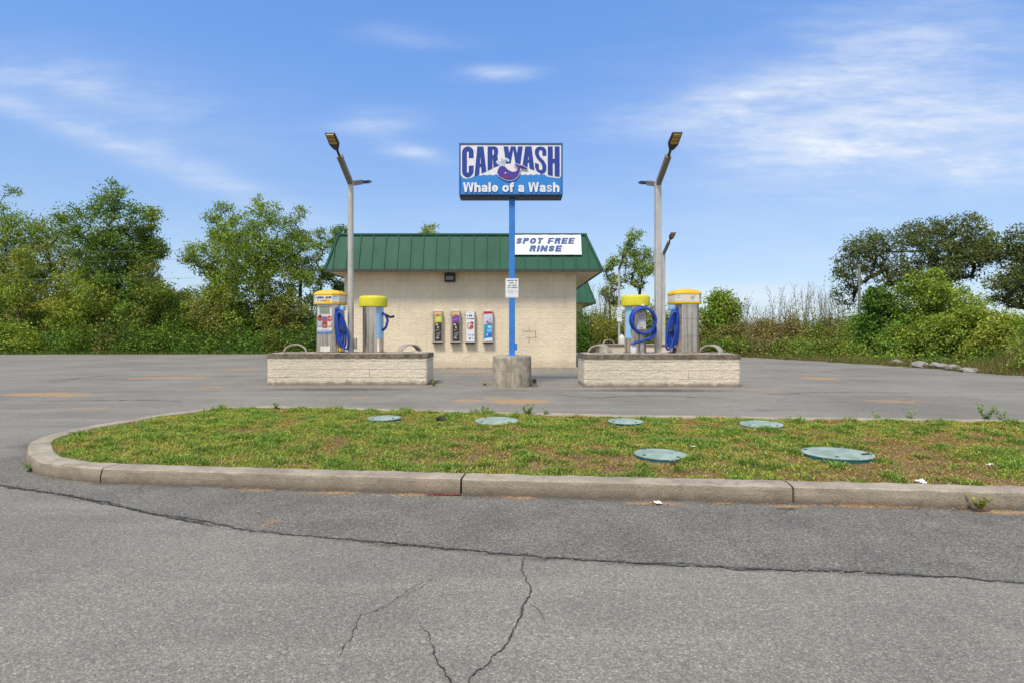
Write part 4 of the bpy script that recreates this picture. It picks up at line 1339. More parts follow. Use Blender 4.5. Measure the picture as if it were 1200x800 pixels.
    p.poly([(X(a), Yv(b)) for a, b in ((680, 316), (715, 320), (745, 336), (772, 356), (764, 366), (720, 360), (690, 348))], deep)
    p.poly([(X(a), Yv(b)) for a, b in ((470, 440), (520, 430), (590, 444), (600, 456), (540, 462), (500, 456))], (0.16, 0.03, 0.18))
    p.ell(X(533), Yv(401), 8, 8, white)
    p.letters('Whale of a Wash', X(78), Yv(503), X(1112), Yv(606), (0.78, 0.79, 0.8), 0.34, gap=0.1, space=0.42)


pole_sign()


# ------------------------------------------------------------------ masonry islands
IH = 0.77


def masonry(name, x0, x1, y0, y1, label, seed):
    t = thing(name, label, 'island', ((x0 + x1) / 2, (y0 + y1) / 2, 0))
    w, d = (x1 - x0) / 2, (y1 - y0) / 2
    m = MB()
    # block body with uneven faces
    nx, nz = 90, 14
    o = []
    per = []
    def edge(a, b, n):
        for k in range(n): per.append((a[0] + (b[0] - a[0]) * k / n, a[1] + (b[1] - a[1]) * k / n))
    edge((-w, -d), (w, -d), 70); edge((w, -d), (w, d), 20); edge((w, d), (-w, d), 70); edge((-w, d), (-w, -d), 20)
    P = len(per)
    for j in range(nz + 1):
        z = -0.05 + (IH - 0.11 + 0.05) * j / nz
        for (x, y) in per:
            q = 0.006 * noise.fractal(Vector((x * 11 + seed, y * 11, z * 13)), 0.7, 2, 4)
            L = math.hypot(x / w, y / d)
            m.v.append((x * (1 + q / w), y * (1 + q / d), z))
    for j in range(nz):
        for k in range(P):
            a = j * P + k; b = j * P + (k + 1) % P
            m.f.append((a, b, b + P, a + P)); m.c.append((1, 1, 1))
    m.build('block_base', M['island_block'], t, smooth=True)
    m = MB(); e = 0.012
    rr = random.Random(seed)
    nxx = 60; i0 = 0
    # cap: slab with a ragged lower and upper edge
    for k in range(nxx + 1):
        x = -w - e + (2 * w + 2 * e) * k / nxx
        j1 = 0.008 * noise.noise(Vector((x * 6, seed, 0))); j2 = 0.006 * noise.noise(Vector((x * 7, seed, 3)))
        for (y, z) in ((-d - e + j2, IH - 0.112 + j1), (-d - e + j2, IH - .012 + j2), (-d + .02, IH), (d - .02, IH), (d + e, IH - .012), (d + e, IH - .112)):
            m.v.append((x, y, z))
    for k in range(nxx):
        for q in range(6):
            a = k * 6 + q; b = k * 6 + (q + 1) % 6
            m.f.append((a, a + 6, b + 6, b)); m.c.append((1, 1, 1))
    m.f.append(tuple(range(6))); m.c.append((1, 1, 1)); m.f.append(tuple(nxx * 6 + q for q in reversed(range(6)))); m.c.append((1, 1, 1))
    m.build('cap', M['cap'], t)
    m = MB(); m.box(-w + .07, w - .07, -d + .12, d - .1, IH - .01, IH + .012); m.build('topping', M['topping'], t, bevel=0.006)
    return t


LX0, LX1, LY0 = gx(313.5, 13.95), gx(500.5, 13.95), 13.95
RX0, RX1, RY0 = gx(684.5, 13.45), gx(867.5, 13.45), 13.45
masonry('masonry_island', LX0, LX1, LY0, LY0 + 1.1, 'low cream block island left of the sign, carrying two vacuums', 1)
masonry('masonry_island', RX0, RX1, RY0, RY0 + 1.25, 'low cream block island right of the sign, carrying two hose coiled vacuums', 2)
masonry('masonry_island', gx(702, 26), gx(802, 26), 26, 27.1, 'far cream block island partly hidden behind the right one', 3)


# ------------------------------------------------------------------ light poles
def lamp_head(parent, tip, direction, pitch, s=1.0):
    """flat LED head, pointing along direction, at tip"""
    d = Vector(direction).normalized(); side = d.cross(Vector((0, 0, 1))).normalized(); up = side.cross(d)
    Mx = Matrix((side, d, up)).transposed().to_4x4(); Mx.translation = Vector(tip)
    m = MB()
    L, w = 0.54 * s, 0.112 * s
    m.v = [tuple(Mx @ Vector(q)) for q in ((-.05 * s, 0, -.04), (.05 * s, 0, -.04), (w, .17 * s, -.045), (w, L, -.035), (-w, L, -.035), (-w, .17 * s, -.045),
                                       (-.05 * s, 0, .03), (.05 * s, 0, .03), (w, .17 * s, .045), (w, L, .0), (-w, L, .0), (-w, .17 * s, .045))]
    m.f = [(5, 4, 3, 2, 1, 0), (6, 7, 8, 9, 10, 11)] + [(k, (k + 1) % 6, 6 + (k + 1) % 6, 6 + k) for k in range(6)]; m.c = [(1, 1, 1)] * 8
    h = m.build('lamp_head', M['lampbody'], parent, bevel=0.006)
    l = MB()
    for k in range(3):
        y0 = (.22 + k * .11) * s
        l.box(-w * .72, w * .72, y0, y0 + .085 * s, -.056, -.041, mat=Mx)
    l.build('led_lens', M['led'], h)
    return h


def light_pole(x, y, z0, ztop, label, back=True, r=0.074, square=False, arm_len=1.04, front=True):
    t = thing('light_pole', label, 'light pole', (x, y, z0), 0, 'light poles on the vacuum islands')
    h = ztop - z0
    m = MB()
    if square: m.box(-r, r, -r, r, 0, h)
    else: m.rings(circ(20), [(r * 1.02, 0), (r * .95, h)])
    m.build('pole', M['galv'], t, smooth=not square, bevel=0.012 if square else 0, auto=40)
    m = MB(); m.box(-.14, .14, -.14, .14, 0, .02); m.build('base_plate', M['galv'], t, bevel=0.004)
    for sgn in ((-1, 1) if back else (-1,)):
        d = Vector((0, sgn, 0.43 if sgn < 0 else 0.3)).normalized()
        a = Vector((0, 0, h - .07)); rot = Matrix((Vector((1, 0, 0)), d, Vector((1, 0, 0)).cross(d))).transposed().to_4x4(); rot.translation = a
        m = MB(); m.box(-.06, .06, 0.0, arm_len, -.06, .06, mat=rot); arm = m.build('arm', M['arm'], t, bevel=0.006)
        m = MB(); m.tube([a + d * (arm_len - .02), a + d * (arm_len + .26)], 0.03, 10); m.build('spigot', M['lampbody'], arm)
        lamp_head(t, a + d * (arm_len + .22), d, 0)
    return t


light_pole(gx(411, 14.45), 14.45, IH + .012, gz(212, 14.45), 'tall grey light pole standing on the left masonry island')
light_pole(gx(771, 14.1), 14.1, IH + .012, gz(213, 14.1), 'tall grey square light pole standing on the right masonry island', square=True)
light_pole(gx(777.5, 26.6), 26.6, IH + .012, gz(296, 26.6), 'farther grey light pole just right of the near right pole', back=False, square=True)
tp = light_pole(gx(725.5, 33), 33.0, 0, gz(314, 33), 'thin distant light pole with white notice beside the coiled hose', back=False, r=0.07)
Y = 33; m = MB(); m.box(-.13, .13, -.1, -.088, gz(377, Y), gz(361, Y)); m.build('notice', M['banner'], tp, bevel=0.003)
q = Print((-.13, -.1005, gz(361, Y)), (1, 0, 0), (0, 0, -1), (0, -1, 0), .0026); q.rect(2, 2, 98, 235, (0.78, 0.78, 0.78))
for k in range(4): q.scribble(14, 30 + k * 50, 86, 52 + k * 50, (0.25, 0.27, 0.3), 60 + k)
q.build('notice_printing', tp)
# outlet box on the left pole
lp = [o for o in scene.objects if o.get('label', '').endswith('left masonry island') and o.name.startswith('light_pole')][0]
m = MB(); m.box(.085, .15, -.05, .05, gz(403, 14.4) - IH - .14, gz(396, 14.4) - IH - .01); m.build('outlet_box', M['galv'], lp, bevel=0.006)


# ------------------------------------------------------------------ vacuums
def octo(w, d, c):
    return [(-w + c, -d), (w - c, -d), (w, -d + c), (w, d - c), (w - c, d), (-w + c, d), (-w, d - c), (-w, -d + c)]


def hose_loop(cx, cz, rx, rz, y, n=40, tilt=0.0, a0=0.0, a1=2 * math.pi, seed=0):
    rr = random.Random(seed); pts = []
    for k in range(n + 1):
        a = a0 + (a1 - a0) * k / n
        x, z = rx * math.sin(a), rz * math.cos(a)
        pts.append((cx + x * math.cos(tilt) - z * math.sin(tilt), y + 0.012 * math.sin(a * 2 + seed), cz + x * math.sin(tilt) + z * math.cos(tilt)))
    return pts


def corrugated(mb, pts, r, n=8):
    # resample and alternate radius for a ribbed hose
    P = [Vector(p) for p in pts]; out = []
    for a, b in zip(P[:-1], P[1:]):
        k = max(1, int((b - a).length / 0.014))
        for i in range(k): out.append(a + (b - a) * i / k)
    out.append(P[-1])
    mb.tube(out, [r * (1.0 if i % 2 else 0.86) for i in range(len(out))], n)


def vacuum_combo(x, y, rz, label, face, hose_side):
    """tall eight-sided machine with a banded yellow dome cap"""
    t = thing('vacuum_machine', label, 'vacuum', (x, y, IH + .012), rz)
    bw, bd = 0.30, 0.27
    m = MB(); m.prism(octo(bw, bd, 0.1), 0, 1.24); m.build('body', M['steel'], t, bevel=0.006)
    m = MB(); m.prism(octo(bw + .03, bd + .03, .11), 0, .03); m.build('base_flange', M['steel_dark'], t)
    m = MB(); m.prism(octo(bw + .055, bd + .055, .12), 1.19, 1.245); cap = m.build('cap_ring', M['gold_cap'], t, bevel=0.01)
    m = MB(); m.prism(octo(bw + .045, bd + .045, .12), 1.246, 1.42); band = m.build('cap_band', M['whitepanel'], t, bevel=0.006)
    m = MB(); m.rings(octo(bw + .055, bd + .055, .12), [(1, 1.421), (1, 1.45), (.93, 1.49), (.7, 1.535), (.3, 1.56)]); m.build('dome', M['gold_cap'], t, smooth=True, auto=32)
    # band print on the front and the two chamfers
    fw = (bw + .045 - .12) * 2
    p = Print((-fw / 2, -(bd + .045) - .001, 1.42), (1, 0, 0), (0, 0, -1), (0, -1, 0), fw / 100.0)
    p.rect(0, 2, 100, 41, (0.72, 0.69, 0.62))
    if face == 'full':
        p.scribble(6, 8, 96, 22, (0.03, 0.04, 0.1), 31, .15); p.ell(70, 32, 20, 9, (0.75, 0.42, 0.03)); p.scribble(10, 27, 62, 35, (0.08, 0.07, 0.1), 32, .3)
    else:
        p.scribble(52, 8, 70, 26, (0.3, 0.3, 0.3), 33, 1.5); p.poly([(68, 6), (74, 6), (64, 34), (60, 34)], (0.3, 0.28, 0.26))
    p.build('band_print', band)
    s = 1 / math.sqrt(2)
    for sg in (1, -1):
        cpos = Vector((sg * (bw + .045 - .06), -(bd + .045 - .06), 1.42)); u = Vector((s, sg * s, 0)); nn = Vector((sg * s, -s, 0))
        p = Print(cpos - u * .085 + nn * .001, u, (0, 0, -1), nn, .0017)
        p.rect(2, 4, 98, 98, (0.72, 0.7, 0.64)); p.scribble(14, 18, 90, 34, (0.05, 0.25, 0.6), 40 + sg, .2); p.scribble(20, 46, 80, 58, (0.1, 0.3, 0.55), 44 + sg, .3)
        p.build('band_print', band)
    fw = (bw - .1) * 2 - .01
    if face == 'full':
        p = Print((-fw / 2, -bd - .001, 1.2), (1, 0, 0), (0, 0, -1), (0, -1, 0), fw / 100.0)
        p.rect(0, 4, 100, 172, (0.66, 0.62, 0.55)); p.rect(12, 14, 86, 66, (0.36, 0.37, 0.3)); p.rect(17, 20, 81, 60, (0.22, 0.25, 0.2))
        for k in range(4): p.scribble(20, 24 + k * 9, 78, 29 + k * 9, (0.4, 0.42, 0.36), 50 + k)
        p.ell(16, 92, 16, 17, (0.5, 0.05, 0.04)); p.ell(18, 78, 11, 9, (0.03, 0.025, 0.04)); p.ell(84, 92, 15, 17, (0.5, 0.06, 0.05)); p.scribble(72, 88, 96, 98, (0.75, 0.6, 0.5), 60)
        p.rect(34, 80, 68, 150, (0.42, 0.08, 0.06)); p.rect(38, 84, 64, 106, (0.08, 0.14, 0.42)); p.rect(40, 118, 62, 124, (0.03, 0.02, 0.02)); p.ell(51, 138, 8, 6, (0.55, 0.2, 0.12))
        p.rect(2, 112, 28, 140, (0.4, 0.5, 0.62)); p.rect(72, 112, 98, 140, (0.7, 0.55, 0.4))
        p.rect(0, 154, 100, 170, (0.74, 0.74, 0.76)); p.scribble(6, 158, 94, 166, (0.3, 0.36, 0.5), 61)
        p.poly([(0, 172), (100, 172), (100, 182), (70, 188), (30, 186), (0, 190)], (0.05, 0.16, 0.45)); p.scribble(4, 174, 96, 180, (0.5, 0.6, 0.75), 62)
        p.build('control_panel', t)
        m = MB(); m.box(-.12, .15, -bd - .012, -bd - .001, .03, .16); m.build('service_door', M['whitepanel'], t, bevel=0.003)
    else:
        for sg in (-1, 1):
            e = Vector((sg, 1, 0)).normalized(); cpos = Vector((sg * (bw - .05), -bd + .05, 0)); nn = Vector((sg, -1, 0)).normalized()
            m = MB(); a_ = cpos - e * .066 + nn * .002; b_ = cpos + e * .066 + nn * .002
            pts = [a_ + Vector((0, 0, .035)), b_ + Vector((0, 0, .035)), b_ + Vector((0, 0, 1.18)), a_ + Vector((0, 0, 1.18))]
            m.face(pts if sg > 0 else pts[::-1]); m.build('chamfer_shade', M['steel_dark'], t)  # dark sheet over the chamfer, painting its shaded side
        for z in (.4, .82):
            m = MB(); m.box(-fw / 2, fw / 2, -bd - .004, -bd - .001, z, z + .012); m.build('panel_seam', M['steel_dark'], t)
    sd = hose_side
    # hook and hose on one flank
    m = MB(); m.box(min(sd * bw, sd * (bw + .14)), max(sd * bw, sd * (bw + .14)), -.16, -.02, 1.05, 1.16); m.build('hose_hook', M['lightblue'], t, bevel=0.01)
    m = MB(); m.box(min(sd * (bw + .001), sd * (bw + .03)), max(sd * (bw + .001), sd * (bw + .03)), -.13, .1, .45, 1.04); m.build('hose_panel', M['lightblue'], t, bevel=0.006)
    m = MB()
    X = sd * (bw + .1)
    for k in range(4):
        pts = hose_loop(X + sd * (k - 1.5) * .05, .66 - k * .04, .075 + .012 * k, .44 + .02 * (k % 2), -.2 - .02 * k, tilt=sd * (.06 + .05 * k), seed=k)
        corrugated(m, pts, .028)
    m.build('hose', M['hose'], t, smooth=True)
    m = MB(); m.tube([(X + sd * .02, -.26, .62), (X + sd * .1, -.27, .53), (X + sd * .17, -.27, .48)], [.03, .026, .02], 8); m.build('nozzle', M['black'], t, smooth=True)
    m = MB(); m.tube([(sd * (bw + .02), -.1, .13), (sd * (bw + .05), -.14, .02)], .035, 8); m.build('hose_inlet', M['gold_cap' if face == 'full' else 'hose'], t, smooth=True)
    return t


def vacuum_round(x, y, rz, label, ring, panel_side):
    """steel drum with a flat lime-yellow lid"""
    t = thing('vacuum_drum', label, 'vacuum', (x, y, IH + .012), rz)
    r = .262; h = 1.16
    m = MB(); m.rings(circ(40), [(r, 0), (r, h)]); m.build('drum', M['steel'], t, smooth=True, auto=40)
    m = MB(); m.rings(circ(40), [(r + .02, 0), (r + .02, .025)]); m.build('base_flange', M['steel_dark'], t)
    R2 = .35
    m = MB(); m.rings(circ(48), [(R2 - .02, h - .02), (R2, h - .01), (R2 + .004, h + .19), (R2 - .01, h + .225), (R2 - .05, h + .25), (.1, h + .265)]); m.build('lid', M['yellow_cap'], t, smooth=True, auto=50)
    # curved side panel
    a0 = math.radians(-38 if panel_side > 0 else 218); m = MB(); n = 8
    for k in range(n + 1):
        a = a0 + math.radians(-22 + 44 * k / n)
        for rr, z in ((r + .006, .36), (r + .006, h - .03)): m.v.append((rr * math.cos(a), rr * math.sin(a), z))
    for k in range(n):
        a = 2 * k; m.f.append((a, a + 2, a + 3, a + 1)); m.c.append((1, 1, 1))
    m.build('side_panel', M['lightblue'], t, smooth=True)
    if not ring:
        m = MB(); m.tube([(r * .95, -.1, .98), (r + .08, -.12, .93), (r + .13, -.12, .8), (r + .08, -.12, .62), (r * .98, -.1, .55)], .035, 8); m.build('hose', M['hose'], t, smooth=True)
        m = MB(); m.tube([(r + .09, -.14, .93), (r + .2, -.15, .88), (r + .3, -.15, .9)], [.034, .03, .032], 8); m.build('nozzle', M['black'], t, smooth=True)
        m = MB(); m.box(.12, .2, -.215, -.19, .02, .34); m.build('access_plate', M['whitepanel'], t)
    else:
        m = MB(); m.box(-.03, .19, -r - .07, -r * .55, .5, 1.1); bx = m.build('control_box', M['whitepanel'], t, bevel=0.01)
        p = Print((-.03, -r - .071, 1.1), (1, 0, 0), (0, 0, -1), (0, -1, 0), .0022)
        p.rect(8, 10, 92, 62, (0.62, 0.57, 0.52)); p.ell(40, 50, 12, 12, (0.3, 0.2, 0.45)); p.rect(20, 74, 84, 130, (0.5, 0.48, 0.5)); p.scribble(24, 84, 80, 96, (0.3, 0.3, 0.4), 70); p.rect(20, 140, 84, 190, (0.7, 0.68, 0.7)); p.scribble(26, 210, 70, 226, (0.3, 0.22, 0.16), 71); p.rect(10, 236, 92, 262, (0.2, 0.14, 0.1))
        p.build('box_face', bx)
        m = MB(); m.box(.205, .265, -r - .05, -r + .05, .83, .98); m.build('yellow_sticker', M['yellow_cap'], t, bevel=.006)
        m = MB(); m.tube([(.09, -r - .02, 1.13), (.09, -r - .2, 1.15)], .03, 8); m.build('hose_hook', M['whitepanel'], t)
        m = MB()
        for k in range(4):
            corrugated(m, hose_loop(.09 + .006 * k, .80 - .01 * k, .295 - .018 * (k % 2), .315 - .016 * (k // 2), -r - .1 - .045 * k, n=56, tilt=.03 * k, seed=k), .029)
        tail = [(.37, -r - .12, .62), (.33, -r - .16, .46), (.2, -r - .2, .35), (.05, -r - .22, .29), (-.1, -r - .22, .26)]
        corrugated(m, smooth_loop(tail, False, 8), .03); corrugated(m, smooth_loop([(.40, -r - .1, .7), (.41, -r - .13, .52), (.33, -r - .17, .38), (.2, -r - .2, .31)], False, 8), .028)
        m.build('hose', M['hose'], t, smooth=True)
        m = MB(); m.tube([(-.1, -r - .22, .26), (-.2, -r - .22, .22)], [.032, .024], 8); m.build('nozzle', M['hose'], t, smooth=True)
        # legs of the hose bracket and a pipe
        m = MB(); m.tube([(.1, -r - .04, 0), (.1, -r - .04, .5)], .06, 12); m.build('riser_pipe', M['galv'], t, smooth=True, auto=40)
    return t


vacuum_combo(gx(387, 14.4), 14.42, math.radians(-12), 'tall eight sided vacuum with amber dome cap and white control panel on the left island', 'full', 1)
vacuum_round(gx(437.5, 14.5), 14.5, 0, 'steel drum vacuum with lime yellow lid on the left island', False, 1)
vacuum_round(gx(744.5, 14.15), 14.15, 0, 'lime lidded vacuum with a round coil of blue hose on the right island', True, -1)
vacuum_combo(gx(802.5, 14.05), 14.1, math.radians(12), 'plain steel eight sided vacuum with amber cap and hose on its left side', 'plain', -1)


def jug(x, y, z, s, label):
    t = thing('jug', label, 'jug', (x, y, z))
    m = MB(); m.rings(circ(20), [(.09 * s, 0), (.1 * s, .02 * s), (.1 * s, .2 * s), (.06 * s, .27 * s), (.035 * s, .29 * s)]); m.build('body', M['jug'], t, smooth=True, auto=50)
    m = MB(); m.rings(circ(14), [(.04 * s, .29 * s), (.04 * s, .325 * s)]); m.build('cap', M['lightblue'], t)


jug(gx(742.5, 13.75), 13.75, IH + .012, .75, 'small white jug at the foot of the coiled hose vacuum')
jug(gx(728.5, 26.4), 26.4, IH + .012, 1.4, 'white jug on the far block island')


def hoop(px, Y, wpx, hpx, label, z=IH + .012, depth=.34, rz=0):
    w = wpx / F * Y / 2; h = hpx * .88 / F * Y
    t = thing('mat_hoop', label, 'hoop', (gx(px, Y), Y, z), rz, 'hoops on the block islands')
    m = MB(); n = 24; th = .03
    for k in range(n + 1):
        a = math.pi * k / n
        for rr in (1.0, 1 - th / w):
            for y in (-depth / 2, depth / 2): m.v.append((w * rr * math.cos(a), y, h * (1 if rr == 1 else 1 - th / h) * math.sin(a)))
    for k in range(n):
        a = 4 * k; b = a + 4
        m.f += [(a, a + 1, b + 1, b), (a + 2, b + 2, b + 3, a + 3), (a, b, b + 2, a + 2), (a + 1, a + 3, b + 3, b + 1)]; m.c += [(1, 1, 1)] * 4
    m.f += [(0, 2, 3, 1), (4 * n, 4 * n + 1, 4 * n + 3, 4 * n + 2)]; m.c += [(1, 1, 1)] * 2
    m.build('band', M['hoop'], t, smooth=True, auto=40)
    m = MB(); m.box(-w - .05, -w + .035, -depth / 2 - .02, depth / 2 + .02, 0, .008); m.box(w - .035, w + .05, -depth / 2 - .02, depth / 2 + .02, 0, .008); m.build('foot', M['hoop'], t)


hoop(346, 14.4, 26, 11.5, 'grey metal hoop at the left end of the left island', rz=.3)
hoop(480, 14.5, 26, 11, 'cream metal hoop at the right end of the left island', rz=.55)
hoop(703, 14.1, 24, 11, 'metal hoop at the left end of the right island, nearest the building', rz=-.5)
hoop(833.5, 14.1, 24, 11, 'pale metal hoop at the right end of the right island', rz=-.6)
hoop(713, 26.5, 13, 6, 'small distant hoop on the far block island')
# crumbled concrete on the end of the left island
for k, (px, s_, lab) in enumerate(((487, .06, 'pale crumbled lump on the right end of the left island cap'), (493, .045, 'small crumbled chip at the outer right corner of the left island'))):
    m = MB(); rr = random.Random(k); n = 12
    m.rings(circ(n), [(1 * s_, 0), (1.05 * s_, .3 * s_), (.8 * s_, .7 * s_), (.35 * s_, .95 * s_)])
    m.v = [(a * (1.6 + rr.uniform(-.3, .3)), b * (1 + rr.uniform(-.2, .2)), c * (1 + rr.uniform(-.2, .2))) for a, b, c in m.v]
    o = m.build('concrete_chip', M['topping']); o.location = (gx(px, 14.2), 14.2, IH + .01); tag(o, lab, 'rubble')


# ------------------------------------------------------------------ vegetation
def leaf_quads(P, size, rng, outward=None, droop=0.0, aspect=0.5):
    n = len(P)
    d = rng.normal(size=(n, 3))
    if outward is not None: d = d * 0.8 + outward * 0.7
    d[:, 2] -= droop
    d /= np.linalg.norm(d, axis=1)[:, None]
    a = rng.normal(size=(n, 3)); s = np.cross(d, a); s /= np.linalg.norm(s, axis=1)[:, None] + 1e-9
    L = (size * rng.uniform(0.6, 1.35, n))[:, None]
    w = L * aspect
    nrm = np.cross(d, s)
    b0 = P - d * L * 0.5; t = P + d * L * 0.5
    fold = nrm * L * 0.08
    return np.stack([b0, P + s * w * 0.5 + fold, t, P - s * w * 0.5 + fold], 1).reshape(-1, 3)


def skeleton(blobs, npts, trunk_h, rng, lean=(0, 0), fork=1, shell=0.5):
    """blobs: (cx,cy,cz,rx,ry,rz,weight). returns nodes, parent index, and list of tip ids"""
    wts = np.array([b[6] for b in blobs], float); wts /= wts.sum()
    pts = []
    for b, k in zip(blobs, rng.multinomial(npts, wts)):
        d = rng.normal(size=(k, 3)); d /= np.linalg.norm(d, axis=1)[:, None]
        r = rng.uniform(shell ** 3, 1, k) ** (1 / 3)
        pts.append(np.array(b[:3]) + d * r[:, None] * np.array(b[3:6]))
    pts = np.concatenate(pts); pts = pts[pts[:, 2] > 0.3]
    nodes = [np.array([0, 0, 0.0])]; par = [-1]
    nt = max(4, int(trunk_h / 0.5))
    wob = rng.normal(0, 0.05, (nt, 2)).cumsum(0)
    for k in range(1, nt + 1):
        t = k / nt
        nodes.append(np.array([lean[0] * t + wob[k - 1, 0] * t, lean[1] * t + wob[k - 1, 1] * t, trunk_h * t])); par.append(k - 1)
    top = nodes[-1]
    order = np.argsort(np.linalg.norm(pts - top * [1, 1, 0.95], axis=1))
    tips = []
    arr = np.zeros((len(nodes) + len(pts) * 6, 3)); arr[:len(nodes)] = nodes; cnt = len(nodes)
    first = max(1, int(nt * 0.45))
    for i in order:
        p = pts[i]
        d = arr[first:cnt] - p
        cost = np.linalg.norm(d, axis=1) + np.clip(d[:, 2], 0, None) * 0.9
        j = first + int(np.argmin(cost))
        q = arr[j]; L = np.linalg.norm(p - q); ns = min(5, max(1, int(L / 0.6)))
        prev = j
        for s_ in range(1, ns + 1):
            t = s_ / ns
            m_ = q + (p - q) * t
            m_ = m_ + np.array([0, 0, 0.12 * L * math.sin(t * math.pi)]) + rng.normal(0, 0.05 * L, 3) * (0 < t < 1)
            arr[cnt] = m_; par.append(prev); prev = cnt; cnt += 1
        tips.append(prev)
    return arr[:cnt], par, tips


def branch_mesh(nodes, par, r_tip, expo, rmin, sides=5, rmax=None):
    n = len(nodes); w = np.zeros(n)
    kids = np.zeros(n)
    for i in range(n - 1, 0, -1):
        if kids[i] == 0: w[i] = max(w[i], 1)
        w[par[i]] += w[i]; kids[par[i]] += 1
    rad = r_tip * np.power(np.maximum(w, 1), expo)
    if rmax: rad = np.minimum(rad, rmax)
    mb = MB()
    ang = [2 * math.pi * k / sides for k in range(sides)]
    cs = [(math.cos(a), math.sin(a)) for a in ang]
    for i in range(1, n):
        if rad[i] < rmin: continue
        a, b = Vector(nodes[par[i]]), Vector(nodes[i]); d = b - a
        if d.length < 1e-4: continue
        d.normalize()
        u = d.cross(Vector((0.31, 0.95, 0.05))).normalized(); v = d.cross(u)
        ra, rb = min(rad[par[i]], rad[i] * 1.35), rad[i]
        if par[i] == 0: ra = rad[i] * 1.3
        i0 = len(mb.v)
        for c, s in cs: mb.v.append(tuple(a + (u * c + v * s) * ra))
        for c, s in cs: mb.v.append(tuple(b + (u * c + v * s) * rb))
        for k in range(sides):
            j = (k + 1) % sides
            mb.f.append((i0 + k, i0 + j, i0 + sides + j, i0 + sides + k)); mb.c.append((1, 1, 1))
    return mb


def leaf_colors(P, base, rng, var=0.25, hue=0.25, alt=None, seed=0.0):
    n = len(P); base = np.array(base)
    c = np.tile(base, (n, 1))
    if alt is not None:
        f = np.array([noise.noise(Vector((p[0] * .55 + seed, p[1] * .55, p[2] * .55))) for p in P])
        f = np.clip(0.5 + 1.3 * f + rng.normal(0, 0.15, n), 0, 1)[:, None]
        c = c * (1 - f) + np.array(alt) * f
    c = c * np.exp(rng.normal(0, var, n))[:, None]
    c[:, 0] *= np.exp(rng.normal(0, hue * .5, n))
    return np.clip(c, 0, 1)


def tree(name, label, x, y, blobs, npts, leaves, leaf, base, alt, trunk_h, seed, r_tip=.012, spread=.28, bark='bark', lean=(0, 0), cat='tree', group=None, shell=.5, z=-0.03, rmin=.008, cast=True, expo=.5, rmax=None):
    rng = np.random.default_rng(seed)
    t = thing(name, label, cat, (x, y, z), 0, group)
    nodes, par, tips = skeleton(blobs, npts, trunk_h, rng, lean, shell=shell)
    bm = branch_mesh(nodes, par, r_tip, expo, rmin, rmax=rmax)
    bm.build('trunk', M[bark], t, smooth=True)
    if leaves > 0:
        T = nodes[np.array(tips)]
        per = rng.integers(0, len(T), leaves)
        sc = spread * (0.6 + 0.8 * rng.random(len(T)))[per]
        P = T[per] + np.clip(rng.normal(size=(leaves, 3)), -1.7, 1.7) * sc[:, None] * np.array([1, 1, .7])
        P = P[P[:, 2] > .1]
        c0 = P.mean(0); out = P - c0; out /= np.linalg.norm(out, axis=1)[:, None] + 1e-6
        V = leaf_quads(P, leaf, rng, out, droop=.25)
        np_mesh('crown', V, 4, M['leaf'], leaf_colors(P, base, rng, alt=alt, seed=seed), t)
    return t


def blob_set(w, h, base_h, n, rng, taper=.75, flat=.8):
    """ragged crown made of overlapping lobes: w width, from base_h to h"""
    out = []
    H_ = h - base_h
    for k in range(n):
        t = (k + .5) / n
        z = base_h + H_ * (0.12 + .76 * t)
        env = w / 2 * (1 - (abs(2 * t - .85)) ** 2.2 * taper)
        a = k * 2.4 + rng.uniform(-.5, .5); rr = env * rng.uniform(.2, .62)
        s = max(.5, env * rng.uniform(.38, .6))
        out.append((math.cos(a) * rr, math.sin(a) * rr, z, s, s, s * flat, s ** 2))
    top = max(o[2] + o[5] * .85 for o in out); k = (h - base_h) / (top - base_h)
    return [(a, b, base_h + (c - base_h) * k, d, e, f, g) for a, b, c, d, e, f, g in out]


G_MID = (0.175, 0.268, 0.032); G_LIGHT = (0.265, 0.345, 0.044); G_DARK = (0.085, 0.16, 0.026); G_YEL = (0.295, 0.315, 0.044); G_OAK = (0.10, 0.125, 0.036); G_BRIGHT = (0.115, 0.235, 0.03); G_OLIVE = (0.22, 0.22, 0.05)
rb = random.Random(21)


def T(px, Y, ytop, wpx, label, base, alt, seed, base_frac=.25, leaves=11000, leaf=.2, npts=330, nb=9, name='tree', bark='bark_dark', trunk=.55, spread=.3, lean=0, **kw):
    h = gz(ytop, Y); w = wpx / F * Y; rr = random.Random(seed); npts = int(npts * 1.5); spread *= .74
    bl = blob_set(w, h, h * base_frac, nb, rr)
    if lean: bl = [(a + lean * c / h, b, c, d, e, f, g) for a, b, c, d, e, f, g in bl]
    return tree(name, label, gx(px, Y), Y, bl, npts, leaves, leaf, base, alt, h * trunk, seed, spread=spread, bark=bark, lean=(lean * trunk, 0), **kw)


